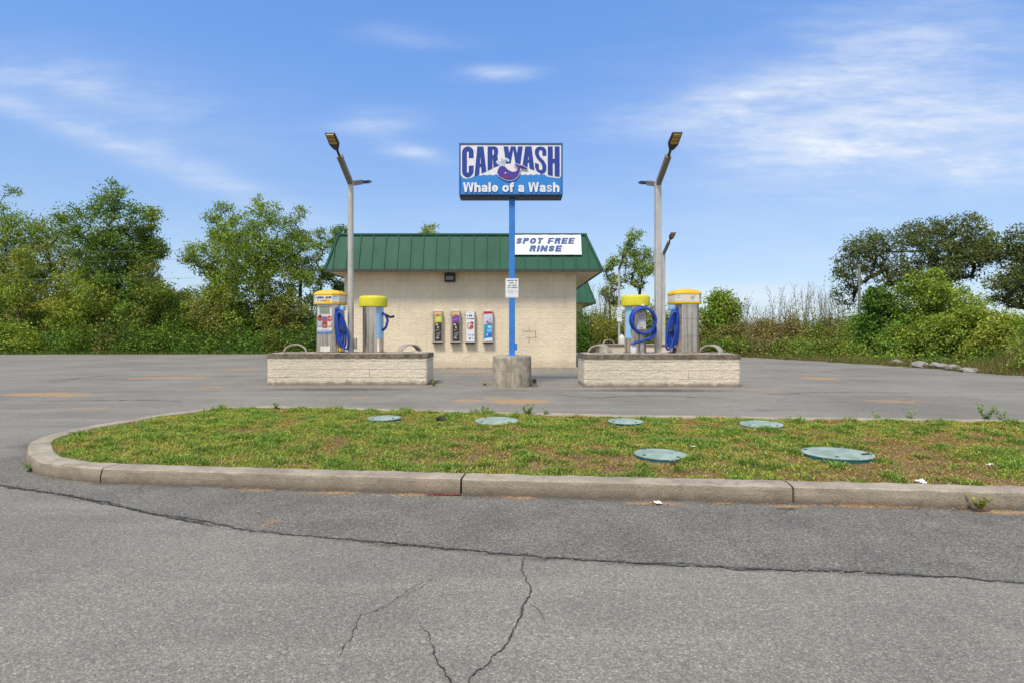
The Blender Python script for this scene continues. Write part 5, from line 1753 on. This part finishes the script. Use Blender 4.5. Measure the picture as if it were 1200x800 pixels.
# left treeline
T(8, 41, 220, 115, 'pale green tree cut by the left edge of the photograph', G_LIGHT, G_MID, 101, .1, leaves=17000, leaf=.15, spread=.36)
T(72, 42.5, 250, 160, 'wide yellow green tree between the left edge tree and the tall dark one', G_YEL, G_MID, 102, .08, leaves=24000, npts=420, nb=12, leaf=.15, spread=.38)
T(134, 39.5, 211, 118, 'tallest green tree of the left treeline with ragged spreading crown', G_MID, G_DARK, 103, .14, leaves=21000, npts=330, nb=12, leaf=.17, spread=.36)
T(168, 40.5, 244, 56, 'bushy side tree leaning right beside the tallest left tree', G_MID, G_LIGHT, 117, .2, leaves=7500, npts=160, nb=6, leaf=.17, lean=.6, spread=.32)
T(258, 40, 236, 84, 'airy green tree left of the broad round crowned one', G_MID, G_LIGHT, 104, .12, leaves=12500, leaf=.16, npts=280, spread=.3)
T(305, 39, 226, 118, 'broad round crowned tree with visible dark trunk left of the building', G_MID, G_LIGHT, 105, .15, leaves=20000, leaf=.16, npts=420, nb=13, spread=.31)
T(351, 40, 242, 72, 'thin leaved tree on the right shoulder of the broad round one', G_MID, G_LIGHT, 106, .2, leaves=8000, npts=230, leaf=.15, spread=.28)
T(376, 42, 268, 40, 'slender thinly leaved tree just left of the green roof', G_MID, G_LIGHT, 107, .2, leaves=3000, npts=150, nb=7, leaf=.15, spread=.25)
T(397, 44, 266, 44, 'dark tree half hidden behind the left end of the roof', G_DARK, G_MID, 108, .1, leaves=9500, npts=200, leaf=.16)
T(25, 37.6, 290, 44, 'slim pale trunked sapling standing before the left treeline', G_LIGHT, G_YEL, 109, .3, leaves=4200, npts=110, bark='twig', leaf=.15, trunk=.7)
T(212, 40.5, 336, 76, 'low yellowish thicket tree in the gap of the left treeline', G_YEL, G_OLIVE, 110, .05, leaves=11000, npts=190, leaf=.15)
T(95, 38.5, 312, 105, 'low yellow green tree in front of the wide left one', G_YEL, G_LIGHT, 111, .05, leaves=15000, npts=240, leaf=.15)
T(168, 38.4, 308, 90, 'low olive tree under the tallest left tree', G_OLIVE, G_MID, 112, .05, leaves=12000, npts=220, leaf=.15)
T(262, 38.6, 330, 90, 'low light green thicket tree under the airy tree', G_LIGHT, G_OLIVE, 118, .05, leaves=11000, npts=200, leaf=.15)
T(335, 38.4, 336, 80, 'low olive green thicket tree beside the left vacuum', G_OLIVE, G_LIGHT, 119, .05, leaves=10000, npts=190, leaf=.15)
# behind the building
T(503, 46, 264, 62, 'yellow green treetop showing above the middle of the roof', G_YEL, G_LIGHT, 113, .3, leaves=8000, npts=200, leaf=.2)
T(744, 44, 268, 50, 'tall thin crowned tree rising behind the coiled hose vacuum', G_LIGHT, G_MID, 114, .45, leaves=5600, npts=220, nb=9, leaf=.15, spread=.24, trunk=.36)
T(716, 46, 300, 34, 'sparse tree beside the right roof edge', G_MID, G_LIGHT, 115, .4, leaves=1900, npts=130, nb=6, leaf=.18, spread=.22, trunk=.5)
# right side
T(845, 36, 340, 58, 'grey green leafy tree right of the amber capped vacuum', G_MID, G_LIGHT, 121, .05, leaves=10000, npts=220, leaf=.18, nb=8)


def oak(px, Y, label, blobs_px, seed, leaves, limbs_trunk, lean=(0, 0)):
    bl = []
    for bx, by, rx, ry in blobs_px:
        s = F / Y
        bl.append(((bx - px) / s, R.uniform(-1.2, 1.2), gz(by, Y), rx / s, rx / s * .9, ry / s, rx * ry))
    return tree('oak_tree', label, gx(px, Y), Y, bl, 950, leaves, .16, G_OAK, (0.155, 0.195, 0.05), limbs_trunk, seed, r_tip=.018, spread=.23, bark='bark_dark', lean=lean, shell=.2, expo=.5, rmin=.01, rmax=.38)


oak(1090, 38, 'huge dark spreading oak rising behind the bright bushes', [(1000, 315, 22, 24), (1012, 290, 24, 17), (1040, 285, 26, 20), (1066, 290, 24, 22), (1090, 270, 30, 18), (1118, 272, 28, 20), (1135, 295, 24, 20), (1106, 300, 30, 16), (1150, 290, 14, 16), (1000, 345, 14, 18), (1080, 320, 30, 18), (1048, 318, 26, 18), (1128, 318, 22, 14)], 131, 25000, 3.4)
oak(1215, 36, 'dark leaning oak cut by the right edge of the photograph', [(1195, 280, 22, 16), (1188, 300, 22, 14), (1180, 325, 26, 14), (1160, 335, 20, 12), (1210, 300, 26, 22), (1225, 330, 30, 20), (1190, 350, 34, 10), (1240, 290, 30, 30)], 132, 16000, 2.6)
T(1029, 28.5, 335, 66, 'dense rounded dark green bush beside the willow', G_BRIGHT, G_DARK, 133, .02, leaves=15000, npts=260, nb=9, leaf=.15, name='bush', cat='bush', trunk=.4, spread=.22)
T(1087, 27.5, 316, 112, 'feathery light green willow right of the dense bush', G_LIGHT, G_MID, 134, .03, leaves=27000, npts=380, nb=11, leaf=.13, name='willow', trunk=.45, spread=.24, bark='bark')
T(1128, 25.5, 356, 100, 'low green willow shrub in front of the oak limbs', G_LIGHT, G_MID, 135, .02, leaves=17000, npts=220, leaf=.12, name='bush', cat='bush', trunk=.3, spread=.22)
T(1172, 24, 366, 90, 'loose light green bush near the right edge behind reeds', G_LIGHT, G_YEL, 136, .03, leaves=12000, npts=230, leaf=.12, name='bush', cat='bush', trunk=.3, spread=.22)
T(1225, 21, 360, 80, 'green bush cut by the right edge beside the reeds', G_LIGHT, G_MID, 137, .03, leaves=8000, npts=160, leaf=.11, name='bush', cat='bush', trunk=.3, spread=.2)
T(1050, 26.5, 380, 50, 'small fresh green bush at the foot of the dense one', G_BRIGHT, G_LIGHT, 138, .02, leaves=6000, npts=120, leaf=.12, name='bush', cat='bush', trunk=.3, spread=.2)

# bare saplings above the brown brush
bare_spots = [(868, 345), (884, 352), (905, 340), (918, 347), (936, 330), (950, 334), (962, 336), (975, 340), (988, 345), (925, 338), (700, 330), (710, 338), (722, 345), (690, 345)]
def sapling(x, y, h, seed, label, group):
    """several straight upright stems with steep side twigs"""
    rr = random.Random(seed); t = thing('bare_sapling', label, 'sapling', (x, y, -.03), 0, group)
    m = MB(); tips = []
    for k in range(rr.randint(3, 5)):
        a = rr.uniform(0, 6.28); sp_ = rr.uniform(.03, .2); hh = h * rr.uniform(.72, 1.0); p = Vector((math.cos(a) * .12, math.sin(a) * .12, 0)); d = Vector((math.cos(a) * sp_, math.sin(a) * sp_, 1)).normalized()
        pts = [p]; n = 9
        for q in range(n):
            d = (d + Vector((rr.uniform(-.05, .05), rr.uniform(-.05, .05), .02))).normalized(); pts.append(pts[-1] + d * hh / n)
        m.tube(pts, [.022 * (1 - .8 * q / n) for q in range(n + 1)], 4)
        for q in range(3, n):
            for w_ in range(2):
                b = rr.uniform(0, 6.28); e = (d + Vector((math.cos(b), math.sin(b), .1)) * rr.uniform(.3, .6)).normalized(); L = hh * rr.uniform(.08, .22)
                s0 = pts[q]; mid = s0 + e * L * .5 + Vector((0, 0, .02)); tip = s0 + e * L + Vector((0, 0, .08 * L))
                m.tube([s0, mid, tip], [.009, .007, .004], 3); tips += [mid, tip]
    m.build('stem', M['twig'], t)
    rng = np.random.default_rng(seed); P = np.array([list(p) for p in tips])[rng.integers(0, len(tips), 150)] + rng.normal(size=(150, 3)) * .05
    np_mesh('leaves', leaf_quads(P, .09, rng), 4, M['leaf'], leaf_colors(P, G_OLIVE, rng, alt=G_YEL), t)
    return t


made = {}
for i, (px, yt) in enumerate(bare_spots + [(874, 338), (895, 352), (912, 334), (944, 341), (969, 330), (982, 336), (956, 345), (931, 343), (718, 326), (706, 322)]):
    Y = 34 + (i * 1.37) % 4 if px > 800 else 42 + (i * .9) % 3
    h = gz(yt, Y); k = i % 6
    if px > 800: lab, grp = 'bare twiggy sapling rising out of the brown brush', 'bare saplings in the brown brush'
    else: lab, grp = 'bare twiggy sapling between the roof and the right vacuums', 'bare saplings beside the roof'
    if k not in made:
        made[k] = sapling(gx(px, Y), Y, 4.3, 300 + k, lab, grp); t = made[k]; t.scale = (h / 4.3,) * 3; t.rotation_euler = (0, 0, i)
    else:
        copy_thing(made[k], (gx(px, Y), Y, -.03), i * 1.7, (h / 4.3 * R.uniform(.8, 1.1), h / 4.3, h / 4.3), lab, grp)


def undergrowth(name, specs, seed, label, leaf=.17, dens=1.0):
    """specs: (X, Y, radius_x, height, base colour, alt colour)"""
    rng = np.random.default_rng(seed); V = []; C = []
    for (X, Y, rx, h, b, a) in specs:
        n = int(dens * 620 * rx * h)
        # clumps in the shell of a half ellipsoid
        nc = max(12, n // 40)
        d = rng.normal(size=(nc, 3)); d[:, 2] = np.abs(d[:, 2]); d[:, 1] = -np.abs(d[:, 1]) * .8 + .3 * rng.normal(size=nc); d /= np.linalg.norm(d, axis=1)[:, None]
        r = rng.uniform(.5, 1.08, nc)[:, None]
        cpt = d * r * np.array([rx, rx * .8, h * .9]); cpt[:, 2] += .05
        per = rng.integers(0, nc, n)
        P = cpt[per] + rng.normal(size=(n, 3)) * .2
        P[:, 2] = np.abs(P[:, 2])
        out = P / (np.linalg.norm(P, axis=1)[:, None] + 1e-6)
        V.append(leaf_quads(P, leaf, rng, out, .2) + np.array([X, Y, -.03])); C.append(leaf_colors(P, b, rng, var=.3, alt=a, seed=X))
    tag(np_mesh(name, np.concatenate(V), 4, M['leaf'], np.concatenate(C)), label, 'undergrowth', kind='stuff')


spec = []
pal = [(G_DARK, G_MID), (G_MID, G_DARK), (G_DARK, G_MID), (G_MID, G_DARK), (G_DARK, G_OLIVE), (G_MID, G_LIGHT), (G_DARK, G_BRIGHT)]
x = -58.0
while x < -9:
    Yb = 36.6 + .2 * R.random() + max(0, (-14 - x) * -.0)
    b, a = R.choice(pal)
    spec.append((x, Yb + R.uniform(.0, .8), R.uniform(1.0, 1.6), R.uniform(1.3, 2.4), b, a)); x += R.uniform(.8, 1.3)
x = -60.0
while x < -9:
    b, a = R.choice(pal + [(G_YEL, G_MID), (G_MID, G_LIGHT), (G_LIGHT, G_YEL)])
    spec.append((x, 39.5 + R.uniform(-.6, 1.5), R.uniform(1.5, 2.3), R.uniform(3.2, 4.9), b, a)); x += R.uniform(1.1, 1.7)
x = -62.0
while x < -8:
    b, a = R.choice([(G_DARK, G_MID), (G_DARK, G_OLIVE)])
    spec.append((x, 45 + R.uniform(-.6, 1.5), R.uniform(2.2, 3.2), R.uniform(3.6, 6.0) if x < -24 else R.uniform(3.2, 4.3), b, a)); x += R.uniform(1.7, 2.6)
undergrowth('undergrowth', spec, 51, 'dense tangled undergrowth along the foot of the left treeline', leaf=.15, dens=1.2)

spec = []
for k in range(26):
    px = 676 + k * 5.2; Y = 40 + R.uniform(-1, 3)
    if px > 800: break
    b, a = R.choice(pal + [(G_OLIVE, G_YEL)]); spec.append((gx(px, Y), Y, R.uniform(.7, 1.2), gz(R.uniform(352, 380), Y), b, a))
BR = (0.27, 0.195, 0.09)
px = 822
while px < 1010:
    Y = 33.5 + R.uniform(0, 3)
    b, a = R.choice([(BR, G_OLIVE), (G_OLIVE, BR), (BR, G_MID), (G_OLIVE, G_YEL), (G_MID, G_OLIVE)]); spec.append((gx(px, Y), Y, R.uniform(.6, 1.2), gz(R.uniform(364, 384), Y), b, a)); px += R.uniform(6, 13)
px = 830
while px < 1010:
    Y = 38 + R.uniform(0, 3); b, a = R.choice([(BR, G_OLIVE), (G_OLIVE, BR), (G_OLIVE, G_MID)]); spec.append((gx(px, Y), Y, R.uniform(.9, 1.4), gz(R.uniform(362, 378), Y), b, a)); px += R.uniform(8, 14)
px = 826
while px < 1005:
    Y = 31.8 + R.uniform(0, .8) - max(0, (px - 870) / 135 * 5)
    b, a = R.choice([(G_MID, G_DARK), (BR, G_MID), (G_OLIVE, G_MID), (G_DARK, G_OLIVE), (G_MID, G_LIGHT)]); spec.append((gx(px, Y) + .1, Y, R.uniform(.5, .9), gz(R.uniform(392, 405), Y), b, a)); px += R.uniform(6, 12)
undergrowth('brush', spec, 52, 'brown and green brush along the far right edge of the lot', leaf=.12, dens=2.0)
spec = []
for k in range(34):
    Yb = 15 + k * .62 + R.uniform(-.3, .3)
    xe = float(np.interp(Yb, [12.5, 16.75, 21.5, 25.4, 31], [15.4, 15, 15, 14.1, 12.4]))
    b, a = R.choice([(G_MID, G_DARK), (G_MID, G_OLIVE), (G_MID, G_LIGHT), (G_DARK, G_MID)]); spec.append((xe + 1.2 + R.uniform(0, 2.2), Yb, R.uniform(.6, 1.0), R.uniform(.9, 1.7) if Yb < 19.5 else R.uniform(.3, .75), b, a))
for k in range(26):
    Yb = 19 + k * .7; b, a = R.choice([(G_DARK, G_MID), (G_MID, G_LIGHT)]); spec.append((gx(1020 + k * 11, 30), 31 + R.uniform(-1, 2), 1.3, R.uniform(1.8, 3.0), b, a))
undergrowth('brush', spec, 53, 'green brush behind the stones on the right side of the lot', leaf=.11, dens=1.3)


# tall grass and reeds along the right edge
def reeds():
    rng = np.random.default_rng(9); V = []; C = []
    N = 15000
    Yb = rng.uniform(13.5, 31, N)
    xe = np.interp(Yb, [12.5, 16.75, 21.5, 25.4, 31], [15.4, 15, 15, 14.1, 12.4])
    off = rng.exponential(.8, N) + .15
    X = xe + off
    tall = np.clip((20.5 - Yb) / 3, 0, 1) * np.clip((off - .5) / 1.0, 0, 1)
    h = (.12 + .18 * np.clip(off, 0, 1.5) + 1.0 * tall) * rng.uniform(.4, 1.2, N)
    a = rng.uniform(0, 6.28, N); ln = rng.uniform(.05, .45, N); w = rng.uniform(.008, .02, N)
    base = np.stack([X, Yb, np.full(N, -.03)], 1); dx, dy = np.cos(a), np.sin(a)
    mid = base + np.stack([dx * h * ln * .35, dy * h * ln * .35, h * .55], 1); tip = base + np.stack([dx * h * ln, dy * h * ln, h], 1)
    sd = np.stack([-dy * w, dx * w, np.zeros(N)], 1) / 2
    V = np.stack([base - sd * .7, mid + sd, tip, mid - sd], 1).reshape(-1, 3)
    t = rng.random(N)[:, None]; dry = rng.random(N)[:, None] < .33
    c = np.array([.12, .18, .03]) * (1 - t) + np.array([.2, .2, .05]) * t
    c = np.where(dry, np.array([.33, .22, .11]), c) * rng.uniform(.6, 1.3, N)[:, None]
    tag(np_mesh('tall_grass', V, 4, M['grass'], c), 'tall green and straw coloured grass along the right lot edge', 'grass', kind='stuff')
    # strip in front of the left undergrowth
    N = 5000; X = rng.uniform(-42, -9, N); Yb = np.interp(X, [-60, -14, -2], [33.5, 35.2, 37]) + rng.exponential(.5, N) - .05
    h = rng.uniform(.05, .28, N); a = rng.uniform(0, 6.28, N); w = .03
    base = np.stack([X, Yb, np.full(N, -.03)], 1); dx, dy = np.cos(a), np.sin(a); mid = base + np.stack([dx * h * .1, dy * h * .1, h * .55], 1); tip = base + np.stack([dx * h * .4, dy * h * .4, h], 1)
    sd = np.stack([-dy * w, dx * w, np.zeros(N)], 1) / 2
    V = np.stack([base, mid + sd, tip, mid - sd], 1).reshape(-1, 3); c = np.array([.10, .15, .03]) * rng.uniform(.4, 1.5, N)[:, None] + np.array([.1, .05, .01]) * (rng.random(N)[:, None] < .3)
    tag(np_mesh('verge_grass', V, 4, M['grass'], c), 'short rough grass where the lot meets the left treeline', 'grass', kind='stuff')


reeds()


def rock(px, py, s, label, seed, flat=.5):
    s *= .8
    Y = H * F / (py - HZ)
    m = MB(); m2 = bpy.data.meshes.new('rock')
    import bmesh
    bm = bmesh.new(); bmesh.ops.create_icosphere(bm, subdivisions=3, radius=1)
    for v in bm.verts:
        n = noise.noise(v.co * 1.3 + Vector((seed * 5.1, 0, 0))); c = noise.cell(v.co * 1.6 + Vector((seed, 2, 3)))
        v.co *= 1 + .32 * n + .1 * c
        v.co.x *= s; v.co.y *= s * .7; v.co.z *= s * flat
    bm.to_mesh(m2); bm.free(); m2.materials.append(M['rock'])
    o = bpy.data.objects.new('rock', m2); COL.objects.link(o); o.location = (gx(px, Y), Y, s * flat * .35); o.rotation_euler = (.1 * seed % .4, 0, seed * 1.3)
    tag(o, label, 'rock')


rock(932, 418.5, .5, 'largest upright pale rock at the far right lot edge', 1, .8)
rock(905, 418.5, .38, 'pale rock left of the largest upright one', 2)
rock(980, 422.5, .34, 'low flat rock on the lot edge left of the dense bush', 3, .3)
rock(1050, 427, .42, 'rounded flat rock under the dense bush', 4, .45)
rock(1078, 430, .46, 'broad grey rock under the willow', 5, .45)
rock(1100, 431.5, .48, 'broad pale slab beside the rock under the willow', 6, .42)
rock(1117, 433, .3, 'blocky grey stone between the two slabs under the willow', 7, .55)
rock(1136, 435, .46, 'long flat pale stone right of the willow', 8, .28)

# utility post in the oak, wires on the left
t = thing('utility_post', 'thin grey post standing in front of the oak crown', 'post', (gx(1007, 33), 33, -.03))
m = MB(); m.rings(circ(12), [(.08, 0), (.065, gz(312, 33))]); m.build('shaft', M['wood'], t, smooth=True, auto=50)
m = MB(); m.box(-.1, .1, -.05, .05, gz(313, 33) + .03, gz(310, 33) + .03); m.build('cap', M['wood'], t)
for k, (ya, yb, lab) in enumerate(((291, 293, 'highest thin cable strung across the left trees'), (304, 303, 'middle thin cable strung across the left trees'), (320, 326, 'lowest thin cable sagging across the left trees'))):
    pts = []
    for i in range(25):
        px = -200 + 430 * i / 24; tt = i / 24
        pts.append((gx(px, 37.4), 37.4, gz(ya + (yb - ya) * tt + 4 * math.sin(tt * math.pi), 37.4)))
    m = MB(); m.tube(pts, .009, 5); tag(m.build('cable', M['wire']), lab, 'cable')


# ------------------------------------------------------------------ light, sky, camera
SUN_EL, SUN_AZ = 58.0, 205.0           # azimuth measured clockwise from +Y (the view direction)
az, el = math.radians(SUN_AZ), math.radians(SUN_EL)
sd = Vector((math.sin(az) * math.cos(el), math.cos(az) * math.cos(el), math.sin(el)))
sl = bpy.data.lights.new('sun', 'SUN'); sl.energy = 3.7; sl.angle = math.radians(12); sl.color = (1.0, 0.91, 0.77)
so = bpy.data.objects.new('sun', sl); COL.objects.link(so)
so.rotation_euler = sd.to_track_quat('Z', 'Y').to_euler(); so.location = (0, 0, 30)

w = bpy.data.worlds.new('World'); scene.world = w; w.use_nodes = True
nt = NT(w.node_tree); nt.n.clear()
out = nt.new('ShaderNodeOutputWorld'); bg = nt.new('ShaderNodeBackground'); nt.l.new(bg.outputs[0], out.inputs[0])
sky = nt.new('ShaderNodeTexSky', sky_type='NISHITA'); sky.sun_disc = False
sky.sun_elevation = el; sky.sun_rotation = az
sky.air_density = 1.0; sky.dust_density = 0.4; sky.ozone_density = 2.5
tc = nt.new('ShaderNodeTexCoord'); D = tc.outputs['Generated']
sp = nt.new('ShaderNodeSeparateXYZ'); nt.put(sp.inputs[0], D)
yy = nt.math('MAXIMUM', sp.outputs[1], 0.05)
U = nt.math('DIVIDE', sp.outputs[0], yy); Vv = nt.math('DIVIDE', sp.outputs[2], yy)
ahead = nt.rng(sp.outputs[1], 0.05, 0.6)
uv = nt.new('ShaderNodeCombineXYZ'); nt.put(uv.inputs[0], U); nt.put(uv.inputs[1], Vv)
n1 = nt.noise(nt.scalevec(uv.outputs[0], (1.6, 5.5, 1)), 2.2, 8, 0.62)
n2 = nt.noise(nt.scalevec(uv.outputs[0], (1, 2.2, 1)), 1.5, 4, 0.55)
warpu = nt.math('MULTIPLY', nt.math('SUBTRACT', n2, 0.5), 0.16)
total = None
for px, py, L, W_, ang, s_ in ((100, 160, 150, 13, 20, .4), (60, 100, 110, 26, 12, .26), (250, 205, 120, 16, 24, .2), (170, 120, 200, 50, 10, .14), (585, 84, 40, 9, -3, .72), (440, 146, 48, 14, -3, .5), (485, 182, 34, 9, 8, .42), (480, 45, 60, 12, 4, .2),
                              (860, 122, 130, 20, -8, .52), (1010, 80, 170, 60, -18, .38), (1090, 192, 190, 26, 4, .58), (1130, 140, 180, 50, -14, .42), (1000, 150, 320, 150, -10, .13), (1000, 165, 120, 18, 4, .3), (880, 345, 60, 9, -2, .75), (930, 356, 80, 9, 0, .6), (1020, 258, 50, 5, 0, .25), (600, 300, 500, 60, 0, .1)):
    u0, v0 = (px - 600) / F, (HZ - py) / F
    a = math.radians(-ang); c, s = math.cos(a), math.sin(a)
    du = nt.math('SUBTRACT', U, u0); dv = nt.math('ADD', nt.math('SUBTRACT', Vv, v0), nt.math('MULTIPLY', warpu, .35))
    p1 = nt.math('ADD', nt.math('MULTIPLY', du, c), nt.math('MULTIPLY', dv, s)); q1 = nt.math('SUBTRACT', nt.math('MULTIPLY', dv, c), nt.math('MULTIPLY', du, s))
    e = nt.math('ADD', nt.math('POWER', nt.math('ABSOLUTE', nt.math('MULTIPLY', p1, F / L)), 2.0), nt.math('POWER', nt.math('ABSOLUTE', nt.math('MULTIPLY', q1, F / W_)), 2.0))
    g = nt.math('MULTIPLY', nt.math('EXPONENT', nt.math('MULTIPLY', e, -1.0)), s_)
    total = g if total is None else nt.math('ADD', total, g)
n3 = nt.noise(nt.scalevec(uv.outputs[0], (2.2, 13, 1)), 2.6, 9, 0.68)
wisp = nt.math('MULTIPLY', nt.rng(n1, 0.32, 0.68, 0.4, 1.3), nt.rng(n3, 0.3, 0.7, 0.65, 1.25))
cl = nt.math('MULTIPLY', nt.math('MULTIPLY', total, wisp), ahead, clamp=True)
fill_cloud = nt.rng(nt.noise(nt.scalevec(D, (1, 1, 3)), 2.0, 7, .6), .3, .7, .35, .95)  # unseen cloud cover away from the view, added to whiten the ambient light
cl = nt.math('ADD', cl, nt.math('MULTIPLY', fill_cloud, nt.math('SUBTRACT', 1.0, ahead)), clamp=True)
STR = 0.12
lin = nt.mix(1.0, sky.outputs[0], (STR, STR, STR), 'MULTIPLY')
gm = nt.new('ShaderNodeGamma'); nt.put(gm.inputs[0], lin); gm.inputs[1].default_value = 0.52
gain = nt.mix(nt.rng(sp.outputs[2], 0.0, 0.5), (0.79, 0.9, 1.05), (0.47, 0.78, 1.31))
skyc = nt.mix(1.0, nt.mix(1.0, gm.outputs[0], gain, 'MULTIPLY'), (1 / STR, 1 / STR, 1 / STR), 'MULTIPLY')
cloud = nt.mix(cl, skyc, tuple(v / STR for v in (0.84, 0.9, 1.0)))
nt.put(bg.inputs['Color'], cloud)
bg.inputs['Strength'].default_value = STR

cam = bpy.data.cameras.new('camera'); co = bpy.data.objects.new('camera', cam); COL.objects.link(co)
cam.sensor_width = 36.0; cam.sensor_fit = 'HORIZONTAL'; cam.lens = 36.0 * F / 1200.0
cam.shift_y = (HZ - 400.0) / 1200.0
cam.clip_start = 0.05; cam.clip_end = 3000
co.location = (0, 0, H); co.rotation_euler = (math.radians(90), 0, 0)
scene.camera = co

scene.render.engine = 'CYCLES'
scene.view_settings.view_transform = 'Standard'; scene.view_settings.look = 'None'; scene.view_settings.exposure = 0; scene.view_settings.gamma = 1
scene.render.resolution_x, scene.render.resolution_y = 1024, 682
scene.cycles.max_bounces = 6
